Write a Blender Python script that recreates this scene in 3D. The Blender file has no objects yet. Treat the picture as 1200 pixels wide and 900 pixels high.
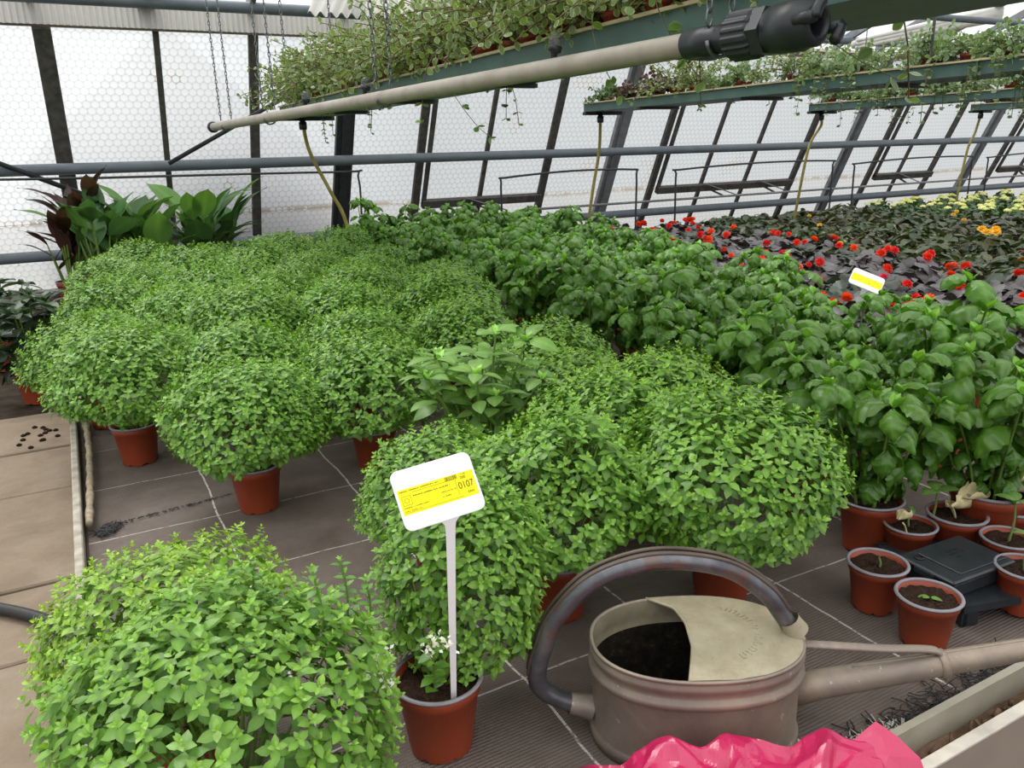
import bpy, math, random
import numpy as np
from mathutils import Matrix, Vector

random.seed(7)
rng = np.random.default_rng(11)
C = bpy.context.scene.collection
PI = math.pi

# ------------------------------------------------------------------ camera
H = 0.83
F = 930.0
def _ray(x, y):
    return np.array([(x - 600) / F, -(y - 450) / F, -1.0])
AX = _ray(2398, 125); AX /= np.linalg.norm(AX)
UPV = np.cross(AX, _ray(600, 175)); UPV /= np.linalg.norm(UPV)
if UPV[1] < 0: UPV = -UPV
AY = np.cross(UPV, AX)
R = np.array([AX, AY, UPV])
cd = bpy.data.cameras.new('camera'); cam = bpy.data.objects.new('camera', cd); C.objects.link(cam)
m4 = Matrix.Identity(4)
for i in range(3):
    for j in range(3): m4[i][j] = R[i][j]
m4[2][3] = H
cam.matrix_world = m4
cd.sensor_width = 36; cd.lens = F / 1200 * 36; cd.clip_start = 0.02; cd.clip_end = 200
bpy.context.scene.camera = cam
def proj(p):
    c = R.T @ (np.array(p, float) - np.array([0, 0, H]))
    if c[2] > -0.05: return (-9999, -9999)
    return (600 + F * c[0] / -c[2], 450 - F * c[1] / -c[2])
def in_view(p, mx=60, my=60):
    x, y = proj(p)
    return -mx < x < 1200 + mx and -my < y < 900 + my

# ------------------------------------------------------------------ colour + materials
def lin(h):
    h = h.lstrip('#'); o = []
    for i in (0, 2, 4):
        v = int(h[i:i + 2], 16) / 255
        o.append(v / 12.92 if v <= .04045 else ((v + .055) / 1.055) ** 2.4)
    return tuple(o)
class NT:
    def __init__(s, name):
        s.m = bpy.data.materials.new(name); s.m.use_nodes = True
        s.t = s.m.node_tree; s.t.nodes.clear()
        s.out = s.n('ShaderNodeOutputMaterial')
    def n(s, k, **kw):
        nd = s.t.nodes.new(k)
        for a, b in kw.items(): setattr(nd, a, b)
        return nd
    def l(s, a, b): s.t.links.new(a, b)
    def setin(s, nd, key, v):
        if hasattr(v, 'is_output') or isinstance(v, bpy.types.NodeSocket): s.l(v, nd.inputs[key])
        else:
            if isinstance(v, tuple) and len(v) == 3: v = (*v, 1)
            nd.inputs[key].default_value = v
    def math(s, op, a, b=None, c=None, clamp=False):
        nd = s.n('ShaderNodeMath', operation=op); nd.use_clamp = clamp
        for i, v in enumerate((a, b, c)):
            if v is not None: s.setin(nd, i, v)
        return nd.outputs[0]
    def mix(s, f, a, b, blend='MIX'):
        nd = s.n('ShaderNodeMix', data_type='RGBA', blend_type=blend)
        s.setin(nd, 0, f); s.setin(nd, 6, a); s.setin(nd, 7, b)
        return nd.outputs[2]
    def noise(s, scale, detail=3, vec=None, rough=.5, dist=0):
        nd = s.n('ShaderNodeTexNoise'); nd.inputs['Scale'].default_value = scale
        nd.inputs['Detail'].default_value = detail; nd.inputs['Roughness'].default_value = rough
        nd.inputs['Distortion'].default_value = dist
        if vec is not None: s.l(vec, nd.inputs['Vector'])
        return nd.outputs[0]
    def ramp(s, f, stops):
        nd = s.n('ShaderNodeValToRGB'); s.l(f, nd.inputs[0])
        el = nd.color_ramp.elements
        while len(el) < len(stops): el.new(.5)
        for e, (p, c) in zip(el, stops):
            e.position = p; e.color = (*c, 1) if len(c) == 3 else c
        return nd.outputs[0]
    def obj(s): return s.n('ShaderNodeTexCoord').outputs['Object']
    def bump(s, h, strength=.3, dist=.01):
        nd = s.n('ShaderNodeBump'); nd.inputs['Strength'].default_value = strength
        nd.inputs['Distance'].default_value = dist; s.l(h, nd.inputs['Height']); return nd.outputs[0]
    def pbr(s, color, rough=.5, metal=0., spec=.5, normal=None, coat=0.):
        p = s.n('ShaderNodeBsdfPrincipled')
        s.setin(p, 'Base Color', color); s.setin(p, 'Roughness', rough); s.setin(p, 'Metallic', metal)
        p.inputs['Specular IOR Level'].default_value = spec
        p.inputs['Coat Weight'].default_value = coat
        if normal is not None: s.l(normal, p.inputs['Normal'])
        return p.outputs[0]
    def done(s, sh): s.l(sh, s.out.inputs[0]); return s.m

def simple(name, col, rough=.5, metal=0., spec=.5, var=.15, nscale=30, bump=0., coat=0.):
    t = NT(name); o = t.obj()
    n = t.noise(nscale, 4, o)
    dark = tuple(c * (1 - var) for c in col); light = tuple(min(1, c * (1 + var)) for c in col)
    c = t.ramp(n, [(.3, dark), (.7, light)])
    nm = t.bump(n, bump, .002) if bump else None
    return t.done(t.pbr(c, rough, metal, spec, nm, coat))

def leafmat(name, rough=.45, spec=.4, transl=.3, coat=0., boost=1.7):
    t = NT(name)
    a = t.n('ShaderNodeAttribute', attribute_name='col').outputs['Color']
    oi = t.n('ShaderNodeObjectInfo')
    c = t.mix(1.0, a, oi.outputs['Color'], 'MULTIPLY')
    n = t.noise(180, 2, t.obj())
    c = t.mix(t.math('MULTIPLY', n, .35), c, t.mix(1.0, c, (.7, .72, .6), 'MULTIPLY'))
    p = t.pbr(c, rough, 0, spec, t.bump(n, .12, .002), coat)
    tr = t.n('ShaderNodeBsdfTranslucent')
    t.l(t.mix(1.0, c, (boost, boost, boost * .5), 'MULTIPLY'), tr.inputs[0])
    mx = t.n('ShaderNodeMixShader'); mx.inputs[0].default_value = transl
    t.l(p, mx.inputs[1]); t.l(tr.outputs[0], mx.inputs[2])
    return t.done(mx.outputs[0])

M = {}
M['leaf'] = leafmat('leaf_matte', .40, .5, .22)
M['leafgloss'] = leafmat('leaf_glossy', .33, .55, .2)
M['leafdark'] = leafmat('leaf_bronze', .42, .6, .04)
M['petal'] = leafmat('petal', .5, .3, .25)
M['terra'] = simple('terracotta_plastic', lin('#8e3c22'), .45, 0, .45, .12, 18)
M['terra_far'] = M['terra']
M['rimgrey'] = simple('grey_plastic_rim', lin('#8c888e'), .5, 0, .4, .1, 40)
M['soil'] = simple('potting_soil', lin('#33251c'), .95, 0, .15, .7, 260, .8)
M['black'] = simple('black_plastic', lin('#262a2e'), .42, 0, .5, .25, 30, .05)
M['grey_paint'] = simple('grey_painted_pipe', lin('#667077'), .45, 0, .5, .1, 12)
M['white_pipe'] = simple('weathered_white_plastic', lin('#a29a8d'), .5, 0, .4, .14, 14, .1)
M['green_tray'] = simple('grey_green_metal', lin('#54706a'), .5, 0, .4, .15, 9)
M['cream'] = simple('cream_edge', lin('#c6b896'), .6, 0, .3, .15, 15)
M['dark_wood'] = simple('dark_weathered_bar', lin('#55524e'), .7, 0, .3, .35, 25, .3)
M['steel'] = simple('dull_steel', lin('#85878a'), .5, .3, .5, .2, 15)
M['dark_steel'] = simple('dark_steel', lin('#3b3d3f'), .55, .2, .4, .2, 30)
M['chain'] = simple('galvanised_chain', lin('#777a7c'), .4, .8, .5, .2, 60)
M['hose'] = simple('yellow_hose', lin('#8f8440'), .5, 0, .4, .25, 25)
M['blackhose'] = simple('black_rubber', lin('#232323'), .5, 0, .4, .2, 40)
M['tagwhite'] = simple('white_plastic_label', lin('#f2f1f4'), .35, 0, .4, .02, 10)
M['ink'] = simple('grey_ink', lin('#5b5220'), .7, 0, .2, .05, 10)
M['yellow'] = simple('yellow_sticker', lin('#fbe90c'), .55, 0, .3, .03, 20)
M['stem'] = simple('green_stem', lin('#6c8a3c'), .5, 0, .4, .2, 60)
M['stemwood'] = simple('brown_stem', lin('#6b5a3a'), .6, 0, .3, .2, 60)
M['wilt'] = simple('withered_leaf', lin('#cdbf92'), .7, 0, .2, .35, 45, .3)

# ------------------------------------------------------------------ mesh builder
class MB:
    def __init__(s): s.v = []; s.f = []; s.c = []; s.n = 0
    def add(s, V, faces, col=(1, 1, 1)):
        V = np.asarray(V, float).reshape(-1, 3)
        for f in faces:                       # arrays of (k,3) / (k,4), or lists (ngons)
            a = np.asarray(f)
            if a.ndim == 2: s.f.append(a.astype(int) + s.n)
            else: s.f.append(a.reshape(1, -1).astype(int) + s.n)
        col = np.asarray(col, float)
        s.c.append(np.broadcast_to(col, (len(V), 3)) if col.ndim == 1 else col)
        s.v.append(V); s.n += len(V)
    def mesh(s, name, mat, smooth=True):
        V = np.concatenate(s.v); me = bpy.data.meshes.new(name)
        idx = np.concatenate([f.ravel() for f in s.f]); tot = np.concatenate([np.full(len(f), f.shape[1]) for f in s.f])
        me.vertices.add(len(V)); me.vertices.foreach_set('co', V.ravel())
        me.loops.add(len(idx)); me.loops.foreach_set('vertex_index', idx)
        me.polygons.add(len(tot))
        me.polygons.foreach_set('loop_start', np.concatenate([[0], np.cumsum(tot)[:-1]]))
        me.polygons.foreach_set('loop_total', tot)
        me.polygons.foreach_set('use_smooth', np.full(len(tot), smooth))
        me.update(calc_edges=True); me.validate()
        ca = me.color_attributes.new('col', 'FLOAT_COLOR', 'POINT')
        cc = np.ones((len(V), 4)); cc[:, :3] = np.concatenate(s.c)
        ca.data.foreach_set('color', cc.ravel())
        me.materials.append(mat)
        return me
    # -- shapes
    def box(s, lo, hi, rot=None, off=(0, 0, 0), bev=0):
        x0, y0, z0 = lo; x1, y1, z1 = hi
        if bev:
            b = bev; pts = []
            for z, i in ((z0, b), (z0 + b, 0), (z1 - b, 0), (z1, b)):
                for (cx, cy, sx, sy) in ((x0, y0, 1, 1), (x1, y0, -1, 1), (x1, y1, -1, -1), (x0, y1, 1, -1)):
                    q = [(cx + sx * (i), cy + sy * (i + b)), (cx + sx * (i + b), cy + sy * i)]
                    if (sx, sy) in ((-1, 1), (1, -1)): q = q[::-1]
                    pts += [(a, c, z) for a, c in q]
            V = np.array(pts); Q = []
            for k in range(3):
                for j in range(8): Q.append((k * 8 + j, k * 8 + (j + 1) % 8, k * 8 + 8 + (j + 1) % 8, k * 8 + 8 + j))
            fc = [np.array(Q), list(range(7, -1, -1)), list(range(24, 32))]
        else:
            V = np.array([(x, y, z) for z in (z0, z1) for x, y in ((x0, y0), (x1, y0), (x1, y1), (x0, y1))])
            fc = [np.array([(3, 2, 1, 0), (4, 5, 6, 7), (0, 1, 5, 4), (1, 2, 6, 5), (2, 3, 7, 6), (3, 0, 4, 7)])]
        if rot is not None: V = V @ np.asarray(rot).T
        s.add(V + np.array(off), fc); return s
    def tube(s, path, r, seg=8, caps=True, col=(1, 1, 1), flat=1.0):
        P = np.asarray(path, float); n = len(P); r = np.broadcast_to(np.asarray(r, float), (n,))
        T = np.gradient(P, axis=0); T /= np.linalg.norm(T, axis=1)[:, None] + 1e-9
        a = np.array([0, 0, 1.]) if abs(T[0][2]) < .9 else np.array([1., 0, 0])
        u = np.cross(a, T[0]); u /= np.linalg.norm(u); U = [u]
        for i in range(1, n):
            u = U[-1] - T[i] * U[-1].dot(T[i]); u /= np.linalg.norm(u) + 1e-9; U.append(u)
        U = np.array(U); W = np.cross(T, U)
        th = np.arange(seg) * 2 * PI / seg
        V = P[:, None] + r[:, None, None] * (np.cos(th)[None, :, None] * U[:, None] + flat * np.sin(th)[None, :, None] * W[:, None])
        i, j = np.meshgrid(np.arange(n - 1), np.arange(seg), indexing='ij'); i = i.ravel(); j = j.ravel(); k = (j + 1) % seg
        Q = np.stack([i * seg + j, i * seg + k, (i + 1) * seg + k, (i + 1) * seg + j], 1)
        fc = [Q]
        if caps: fc += [list(range(seg - 1, -1, -1)), list(range((n - 1) * seg, n * seg))]
        s.add(V.reshape(-1, 3), fc, col); return s
    def lathe(s, prof, seg=32, off=(0, 0, 0), capb=False, capt=False, rot=None, wave=None):
        pr = np.asarray(prof, float); n = len(pr); th = np.arange(seg) * 2 * PI / seg
        V = np.zeros((n, seg, 3))
        V[:, :, 0] = pr[:, :1] * np.cos(th); V[:, :, 1] = pr[:, :1] * np.sin(th); V[:, :, 2] = pr[:, 1:2]
        if wave is not None: V[0, :, 2] += wave
        i, j = np.meshgrid(np.arange(n - 1), np.arange(seg), indexing='ij'); i = i.ravel(); j = j.ravel(); k = (j + 1) % seg
        fc = [np.stack([i * seg + j, i * seg + k, (i + 1) * seg + k, (i + 1) * seg + j], 1)]
        if capb: fc.append(list(range(seg - 1, -1, -1)))
        if capt: fc.append(list(range((n - 1) * seg, n * seg)))
        V = V.reshape(-1, 3)
        if rot is not None: V = V @ np.asarray(rot).T
        s.add(V + np.array(off), fc); return s
    def prism(s, poly, z0, z1, rot=None, off=(0, 0, 0)):
        p = np.asarray(poly, float); n = len(p)
        V = np.concatenate([np.c_[p, np.full(n, z0)], np.c_[p, np.full(n, z1)]])
        j = np.arange(n); k = (j + 1) % n
        if rot is not None: V = V @ np.asarray(rot).T
        s.add(V + np.array(off), [np.stack([j, k, n + k, n + j], 1), list(range(n - 1, -1, -1)), list(range(n, 2 * n))]); return s
    def leaves(s, tpl, pos, d, nrm, size, col, edge=None, wid=None):
        V, Q, mid, ed = tpl; k = len(pos)
        if k == 0: return s
        d = d / (np.linalg.norm(d, axis=1)[:, None] + 1e-9)
        y = np.cross(nrm, d); y /= np.linalg.norm(y, axis=1)[:, None] + 1e-9
        z = np.cross(d, y); size = np.broadcast_to(size, (k,))
        w = np.ones(k) if wid is None else wid
        P = pos[:, None] + size[:, None, None] * (V[None, :, 0:1] * d[:, None] + w[:, None, None] * V[None, :, 1:2] * y[:, None] + V[None, :, 2:3] * z[:, None])
        col = np.broadcast_to(col, (k, 3))
        cc = col[:, None] * (1 + .22 * mid[None, :, None])
        if edge is not None: cc = cc * (1 - ed[None, :, None]) + np.asarray(edge)[None, None] * ed[None, :, None]
        nv = len(V); q = (Q[None] + (np.arange(k) * nv)[:, None, None]).reshape(-1, Q.shape[1])
        s.add(P.reshape(-1, 3), [q], np.clip(cc, 0, 1).reshape(-1, 3)); return s

def leaf_tpl(nx=3, ny=1, width=.3, pk=.42, fold=.25, cup=0., droop=.12, teeth=0., nteeth=5, blister=0., wavy=0., varieg=False, bend=0., sharp=.75):
    t = np.linspace(0, 1, nx + 1); bx_ = np.concatenate([[0], np.cumsum(np.cos(bend * (t[1:] - .5 / nx))) / nx]); bz_ = np.concatenate([[0], -np.cumsum(np.sin(bend * (t[1:] - .5 / nx))) / nx]); a = math.log(.5) / math.log(pk)
    w = width * np.sin(PI * np.clip(t, .01, .99) ** a) ** sharp
    if teeth: w = w * (1 + teeth * np.where(np.arange(nx + 1) % 2, 1, -1))
    V = []; mid = []; ed = []
    for i in range(nx + 1):
        for j in range(-ny, ny + 1):
            u = j / ny; z = fold * abs(u) * w[i] - cup * u * u * w[i] * 1.6 - droop * t[i] ** 2
            if blister: z += blister * math.sin(t[i] * 24 - abs(u) * 5) * abs(u) * (1 - abs(u) * .6)
            if wavy: z += wavy * math.sin(t[i] * 11 + (2 if u > 0 else 0)) * abs(u)
            x = t[i] * (1 - .15 * droop) + (.06 * abs(u) * (1 if i else 0) if cup else 0)
            if bend: x, z = bx_[i] + math.sin(bend * t[i]) * z, bz_[i] + math.cos(bend * t[i]) * z
            V.append((x, u * w[i], z)); mid.append(1. if j == 0 else (.8 * max(0, math.sin(t[i] * 24 - abs(u) * 5 + 1.6)) ** 2 if blister > .05 else 0.))
            ed.append((1. if abs(j) == ny else 0.) if varieg else 0.)
    r = 2 * ny + 1; Q = []
    for i in range(nx):
        for j in range(2 * ny): Q.append((i * r + j, (i + 1) * r + j, (i + 1) * r + j + 1, i * r + j + 1))
    return np.array(V), np.array(Q), np.array(mid), np.array(ed)

def frame(a):
    a = a / np.linalg.norm(a, axis=1)[:, None]
    h = np.where(np.abs(a[:, 2:3]) < .9, np.array([[0, 0, 1.]]), np.array([[1., 0, 0]]))
    u = np.cross(h, a); u /= np.linalg.norm(u, axis=1)[:, None]
    return a, u, np.cross(a, u)
def spin(u, v, ph):
    c, s_ = np.cos(ph)[:, None], np.sin(ph)[:, None]
    return c * u + s_ * v, -s_ * u + c * v
def smooth_path(pts, n=6):
    P = np.asarray(pts, float); E = np.vstack([2 * P[0] - P[1], P, 2 * P[-1] - P[-2]]); o = []
    for i in range(1, len(E) - 2):
        for t in np.linspace(0, 1, n, endpoint=False):
            a, b, c, d = E[i - 1], E[i], E[i + 1], E[i + 2]
            o.append(.5 * ((2 * b) + (c - a) * t + (2 * a - 5 * b + 4 * c - d) * t * t + (3 * b - a - 3 * c + d) * t ** 3))
    o.append(P[-1]); return np.array(o)

# ------------------------------------------------------------------ scene objects
def thing(name, label, cat, loc=(0, 0, 0), rz=0., sc=1., group=None, kind=None):
    o = bpy.data.objects.new(name, None); C.objects.link(o); o.empty_display_size = .05
    o.location = loc; o.rotation_euler = (0, 0, rz); o.scale = (sc, sc, sc) if np.isscalar(sc) else sc
    o['label'] = label; o['category'] = cat
    if group: o['group'] = group
    if kind: o['kind'] = kind
    return o
def part(name, me, parent=None, loc=(0, 0, 0), rz=0., sc=1., label=None, tint=None):
    o = bpy.data.objects.new(name, me); C.objects.link(o)
    if parent: o.parent = parent
    o.location = loc; o.rotation_euler = (0, 0, rz); o.scale = (sc, sc, sc) if np.isscalar(sc) else sc
    if label: o['label'] = label
    if tint is not None: o.color = (*tint, 1)
    return o
def tag(o, label, cat, group=None, kind=None):
    o['label'] = label; o['category'] = cat
    if group: o['group'] = group
    if kind: o['kind'] = kind
    return o
def struct(name, me, parent=None, loc=(0, 0, 0)):
    o = part(name, me, parent, loc)
    if parent is None: o['kind'] = 'structure'
    return o
ORD = ['', 'first', 'second', 'third', 'fourth', 'fifth', 'sixth', 'seventh', 'eighth', 'ninth', 'tenth', 'eleventh', 'twelfth', 'thirteenth',
       'fourteenth', 'fifteenth', 'sixteenth', 'seventeenth', 'eighteenth', 'nineteenth', 'twentieth', 'twenty-first', 'twenty-second', 'twenty-third',
       'twenty-fourth', 'twenty-fifth', 'twenty-sixth', 'twenty-seventh', 'twenty-eighth', 'twenty-ninth', 'thirtieth', 'thirty-first', 'thirty-second']

# ------------------------------------------------------------------ light
W = bpy.data.worlds.new('world'); bpy.context.scene.world = W; W.use_nodes = True
wt = W.node_tree; bg = wt.nodes['Background']
tc = wt.nodes.new('ShaderNodeTexCoord'); sx = wt.nodes.new('ShaderNodeSeparateXYZ'); wt.links.new(tc.outputs['Generated'], sx.inputs[0])
rp = wt.nodes.new('ShaderNodeValToRGB'); wt.links.new(sx.outputs[2], rp.inputs[0])
e = rp.color_ramp.elements
e[0].position = 0.0; e[0].color = (.34, .35, .36, 1); e[1].position = 1.0; e[1].color = (1, 1.0, 1.0, 1)
e_ = e.new(-.0 + .001); e_.color = (.36, .37, .38, 1)
cn = wt.nodes.new('ShaderNodeTexNoise'); cn.inputs['Scale'].default_value = 2.2; cn.inputs['Detail'].default_value = 5
wt.links.new(tc.outputs['Generated'], cn.inputs['Vector'])
mx = wt.nodes.new('ShaderNodeMix'); mx.data_type = 'RGBA'; mx.blend_type = 'MULTIPLY'; mx.inputs[0].default_value = .25
wt.links.new(rp.outputs[0], mx.inputs[6]); wt.links.new(cn.outputs[1], mx.inputs[7])
wt.links.new(rp.outputs[0], bg.inputs[0]); bg.inputs[1].default_value = 2.1
sd = bpy.data.lights.new('sun', 'SUN'); sun = bpy.data.objects.new('sun', sd); C.objects.link(sun)
sd.energy = 1.9; sd.angle = math.radians(28); sd.color = (1, .98, .94)
sun.rotation_euler = Vector((.35, -.75, -1.25)).to_track_quat('-Z', 'Y').to_euler(); sun.location = (-2, 6, 8)

# ================================================================== SETTING
Zp = -0.08
def grid_plane(x0, x1, y0, y1, z, nx, ny, f=None):
    xs = np.linspace(x0, x1, nx + 1); ys = np.linspace(y0, y1, ny + 1)
    X, Y = np.meshgrid(xs, ys, indexing='ij'); Z = np.full_like(X, z)
    if f is not None: Z = z + f(X, Y)
    V = np.stack([X, Y, Z], -1).reshape(-1, 3)
    i, j = np.meshgrid(np.arange(nx), np.arange(ny), indexing='ij'); i = i.ravel(); j = j.ravel(); r = ny + 1
    return V, np.stack([i * r + j, (i + 1) * r + j, (i + 1) * r + j + 1, i * r + j + 1], 1)

# concrete slab path
t = NT('concrete_slabs'); o = t.obj()
n1 = t.noise(3.5, 6, o, .65, .4); n2 = t.noise(45, 5, o, .7)
c = t.ramp(n1, [(.3, lin('#77695a')), (.5, lin('#8f806e')), (.72, lin('#9c907f'))])
c = t.mix(t.math('MULTIPLY', n2, .45), c, lin('#6a5a49'))
M['slab'] = t.done(t.pbr(c, .85, 0, .2, t.bump(n2, .5, .004)))
b = MB()
js = [-1.5, -.6, .05, .6, 1.12, 1.6, 1.91, 2.51, 2.91, 3.36]
for a, d in zip(js[:-1], js[1:]):
    g = .0045; w = .004
    for x0, x1 in ((-1.75, -.93), (-.92, -.112)):
        b.box((x0 + g, a + g, Zp - .05), (x1 - g, d - g, Zp + random.uniform(-.002, .002)), bev=.004)
struct('floor', b.mesh('floor', M['slab'], False))
b = MB(); V, Q = grid_plane(-14, 16, -6, 7.2, Zp - .03, 60, 50, lambda x, y: .006 * np.sin(9 * x + 3 * y) * np.sin(7 * y))
b.add(V, [Q]); M['earth'] = simple('dark_earth', lin('#40362c'), .95, 0, .15, .5, 14, .6)
struct('ground', b.mesh('ground', M['earth']))
b = MB(); V, Q = grid_plane(-25, 35, 7.2, 40, Zp - .03, 6, 6); b.add(V, [Q])
M['outside'] = simple('outside_grass', lin('#6c7466'), .9, 0, .2, .3, 2)
struct('terrain', b.mesh('terrain', M['outside']))

# planting bed
b = MB(); b.box((-.088, .58, Zp - .02), (13.5, 6.18, -.004)); M['bedbase'] = simple('bed_base', lin('#4a4039'), .9, 0, .2, .3, 10)
struct('slab', b.mesh('slab', M['bedbase'], False))

t = NT('woven_ground_cover'); o = t.obj(); sp = t.n('ShaderNodeSeparateXYZ'); t.l(o, sp.inputs[0])
nw = t.noise(6, 3, o); wob = t.math('MULTIPLY', t.math('SUBTRACT', nw, .5), .02)
X = t.math('ADD', sp.outputs[0], wob); Y = t.math('ADD', sp.outputs[1], wob)
# pixelated weave: ribs along Y and X
rx = t.math('SINE', t.math('MULTIPLY', sp.outputs[0], 2 * PI / .0031)); ry = t.math('SINE', t.math('MULTIPLY', sp.outputs[1], 2 * PI / .0062))
weave = t.math('MULTIPLY', t.math('ADD', t.math('MULTIPLY', t.math('ADD', ry, t.math('MULTIPLY', rx, .35)), .7), 1), .5, clamp=True)
nl = t.noise(4, 6, o, .65, .5); nf = t.noise(60, 4, o, .7)
c = t.ramp(nl, [(.3, lin('#54473f')), (.5, lin('#665b54')), (.66, lin('#7a6e66')), (.8, lin('#908275'))])
c = t.mix(t.math('MULTIPLY', nf, .5), c, lin('#4a3f38'))
c = t.mix(t.math('MULTIPLY', t.math('MULTIPLY', weave, t.noise(14, 4, o, .7)), .5), c, lin('#90857d'))
def lines(coord, vals, w):
    acc = None
    for v in vals:
        k = t.math('COMPARE', coord, v, w); acc = k if acc is None else t.math('MAXIMUM', acc, k)
    return acc
lx = lines(X, [.2, .53, .805, 1.10, 1.43, 1.76, 2.1, 2.43], .0022)
ly = lines(Y, [.975, 1.27, 1.58, 1.895, 2.22, 2.55, 2.9], .0019)
dash = t.math('GREATER_THAN', t.noise(90, 2, o), .42)
ln = t.math('MULTIPLY', t.math('MAXIMUM', lx, t.math('MULTIPLY', ly, .7)), t.math('ADD', t.math('MULTIPLY', dash, .6), .3))
c = t.mix(ln, c, lin('#cfcac2'))
M['cloth'] = t.done(t.pbr(c, .8, 0, .25, t.bump(t.math('ADD', weave, t.math('MULTIPLY', nf, .6)), .6, .002)))
b = MB(); V, Q = grid_plane(-.083, 13.4, .585, 6.15, -.002, 200, 90, lambda x, y: .0016 * np.sin(5 * x + 2 * np.sin(3 * y)) * np.sin(4 * y + x)); b.add(V, [Q])
tag(part('ground_cover_fabric', b.mesh('ground_cover_fabric', M['cloth'])), 'dark brown woven ground cover fabric with white grid threads under the pots', 'fabric')

# left edging board and rolled hem
M['edge'] = simple('whitewashed_board', lin('#a8a093'), .75, 0, .25, .3, 30, .3)
b = MB(); b.box((-.108, .5, Zp - .01), (-.090, 4.9, .035), bev=.003)
struct('trim_1', b.mesh('trim_1', M['edge'], False))
r_ = np.linspace(1.95, 3.4, 40)
b = MB(); b.tube(np.c_[-.074 + .012 * np.sin(r_ * 3.1), r_, .016 + .01 * np.sin(r_ * 2) ** 2], .009 + .002 * np.sin(r_ * 60), 8)
M['hem'] = simple('beige_hem', lin('#9b8d79'), .85, 0, .2, .35, 60, .4)
tag(part('rolled_hem', b.mesh('rolled_hem', M['hem'])), 'beige rolled fabric hem lying along the inside of the left edging board', 'fabric hem')
def threads(pts, n, spread, ln, name, label, mat, up=.01):
    b = MB()
    for k in range(n):
        p = np.array(pts[random.randrange(len(pts))]) + np.array([random.gauss(0, spread), random.gauss(0, spread), .002]); p[1] = max(p[1], .583)
        a = random.uniform(0, 2 * PI); l = random.uniform(.4, 1) * ln; cv = random.uniform(-1.4, 1.4)
        q = [p]
        for i in range(4):
            a += cv / 4; q.append(q[-1] + np.array([math.cos(a), math.sin(a), random.uniform(-.1, .25) * up / .01]) * l / 4); q[-1][2] = max(q[-1][2], .002); q[-1][1] = max(q[-1][1], .582)
        b.tube(q, .0011, 4)
    return tag(part(name, b.mesh(name, mat)), label, 'threads', None, 'stuff')
threads([(-.055 + .004 * i, 1.93 + .004 * i, 0) for i in range(8)], 150, .009, .028, 'frayed_threads', 'black frayed fabric threads bunched beside the left edging board', M['blackhose'])
threads([(-.04 + .0105 * i, 1.965 + .0012 * i, 0) for i in range(32)], 110, .0022, .009, 'seam_fringe', 'thin black frayed seam crossing the fabric towards a terracotta pot', M['blackhose'])
threads([(.80 + .012 * i, .60 + .004 * math.sin(i), 0) for i in range(60)], 330, .011, .038, 'fabric_fringe', 'dark frayed fabric fringe along the pale front rail', M['blackhose'])
M['palefibre'] = simple('pale_fibre', lin('#b8b2a6'), .8)
threads([(.83 + .006 * i, .592, 0) for i in range(22)], 220, .006, .028, 'fringe_tuft', 'pale bristly fibre fringe tucked against the front rail', M['palefibre'])

# front rail (angle profile) + outer board
M['rail'] = simple('pale_metal_rail', lin('#a39c8c'), .5, .1, .4, .15, 12)
b = MB(); b.prism([(.565, -.034), (.569, -.034), (.569, .022), (.577, .022), (.577, .026), (.565, .026)][::-1], -1.2, 4.5, rot=[[0, 0, 1], [1, 0, 0], [0, 1, 0]])
struct('trim_2', b.mesh('trim_2', M['rail'], False))
M['oboard'] = simple('grey_brown_panel', lin('#948579'), .7, 0, .3, .1, 6)
b = MB(); b.box((.3, .517, Zp - .06), (4.5, .532, .001), bev=.002)
M['otop'] = simple('pale_panel_edge', lin('#c9c1b4'), .6)
ob = struct('trim_3', b.mesh('trim_3', M['oboard'], False))
b = MB(); b.box((.3, .5155, .0005), (4.5, .5335, .006), bev=.001); o_ = part('edge', b.mesh('edge', M['otop'], False), ob)
b = MB()
for k in range(26):
    x = random.uniform(.95, 1.5); b.tube([(x, .548 + random.uniform(-.008, .008), -.016), (x + random.uniform(-.02, .02), .548 + random.uniform(-.006, .006), -.012 + random.uniform(0, .006))], random.uniform(.002, .005), 5)
V, Q = grid_plane(.3, 4.5, .534, .564, -.022, 80, 4, lambda x, y: .005 * np.sin(40 * x) * np.sin(160 * y)); b.add(V, [Q])
tag(part('dead_leaf_litter', b.mesh('dead_leaf_litter', simple('leaf_litter', lin('#6e5846'), .9, 0, .2, .5, 40))), 'brown leaf litter in the gap between front rail and outer panel', 'litter', None, 'stuff')

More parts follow.
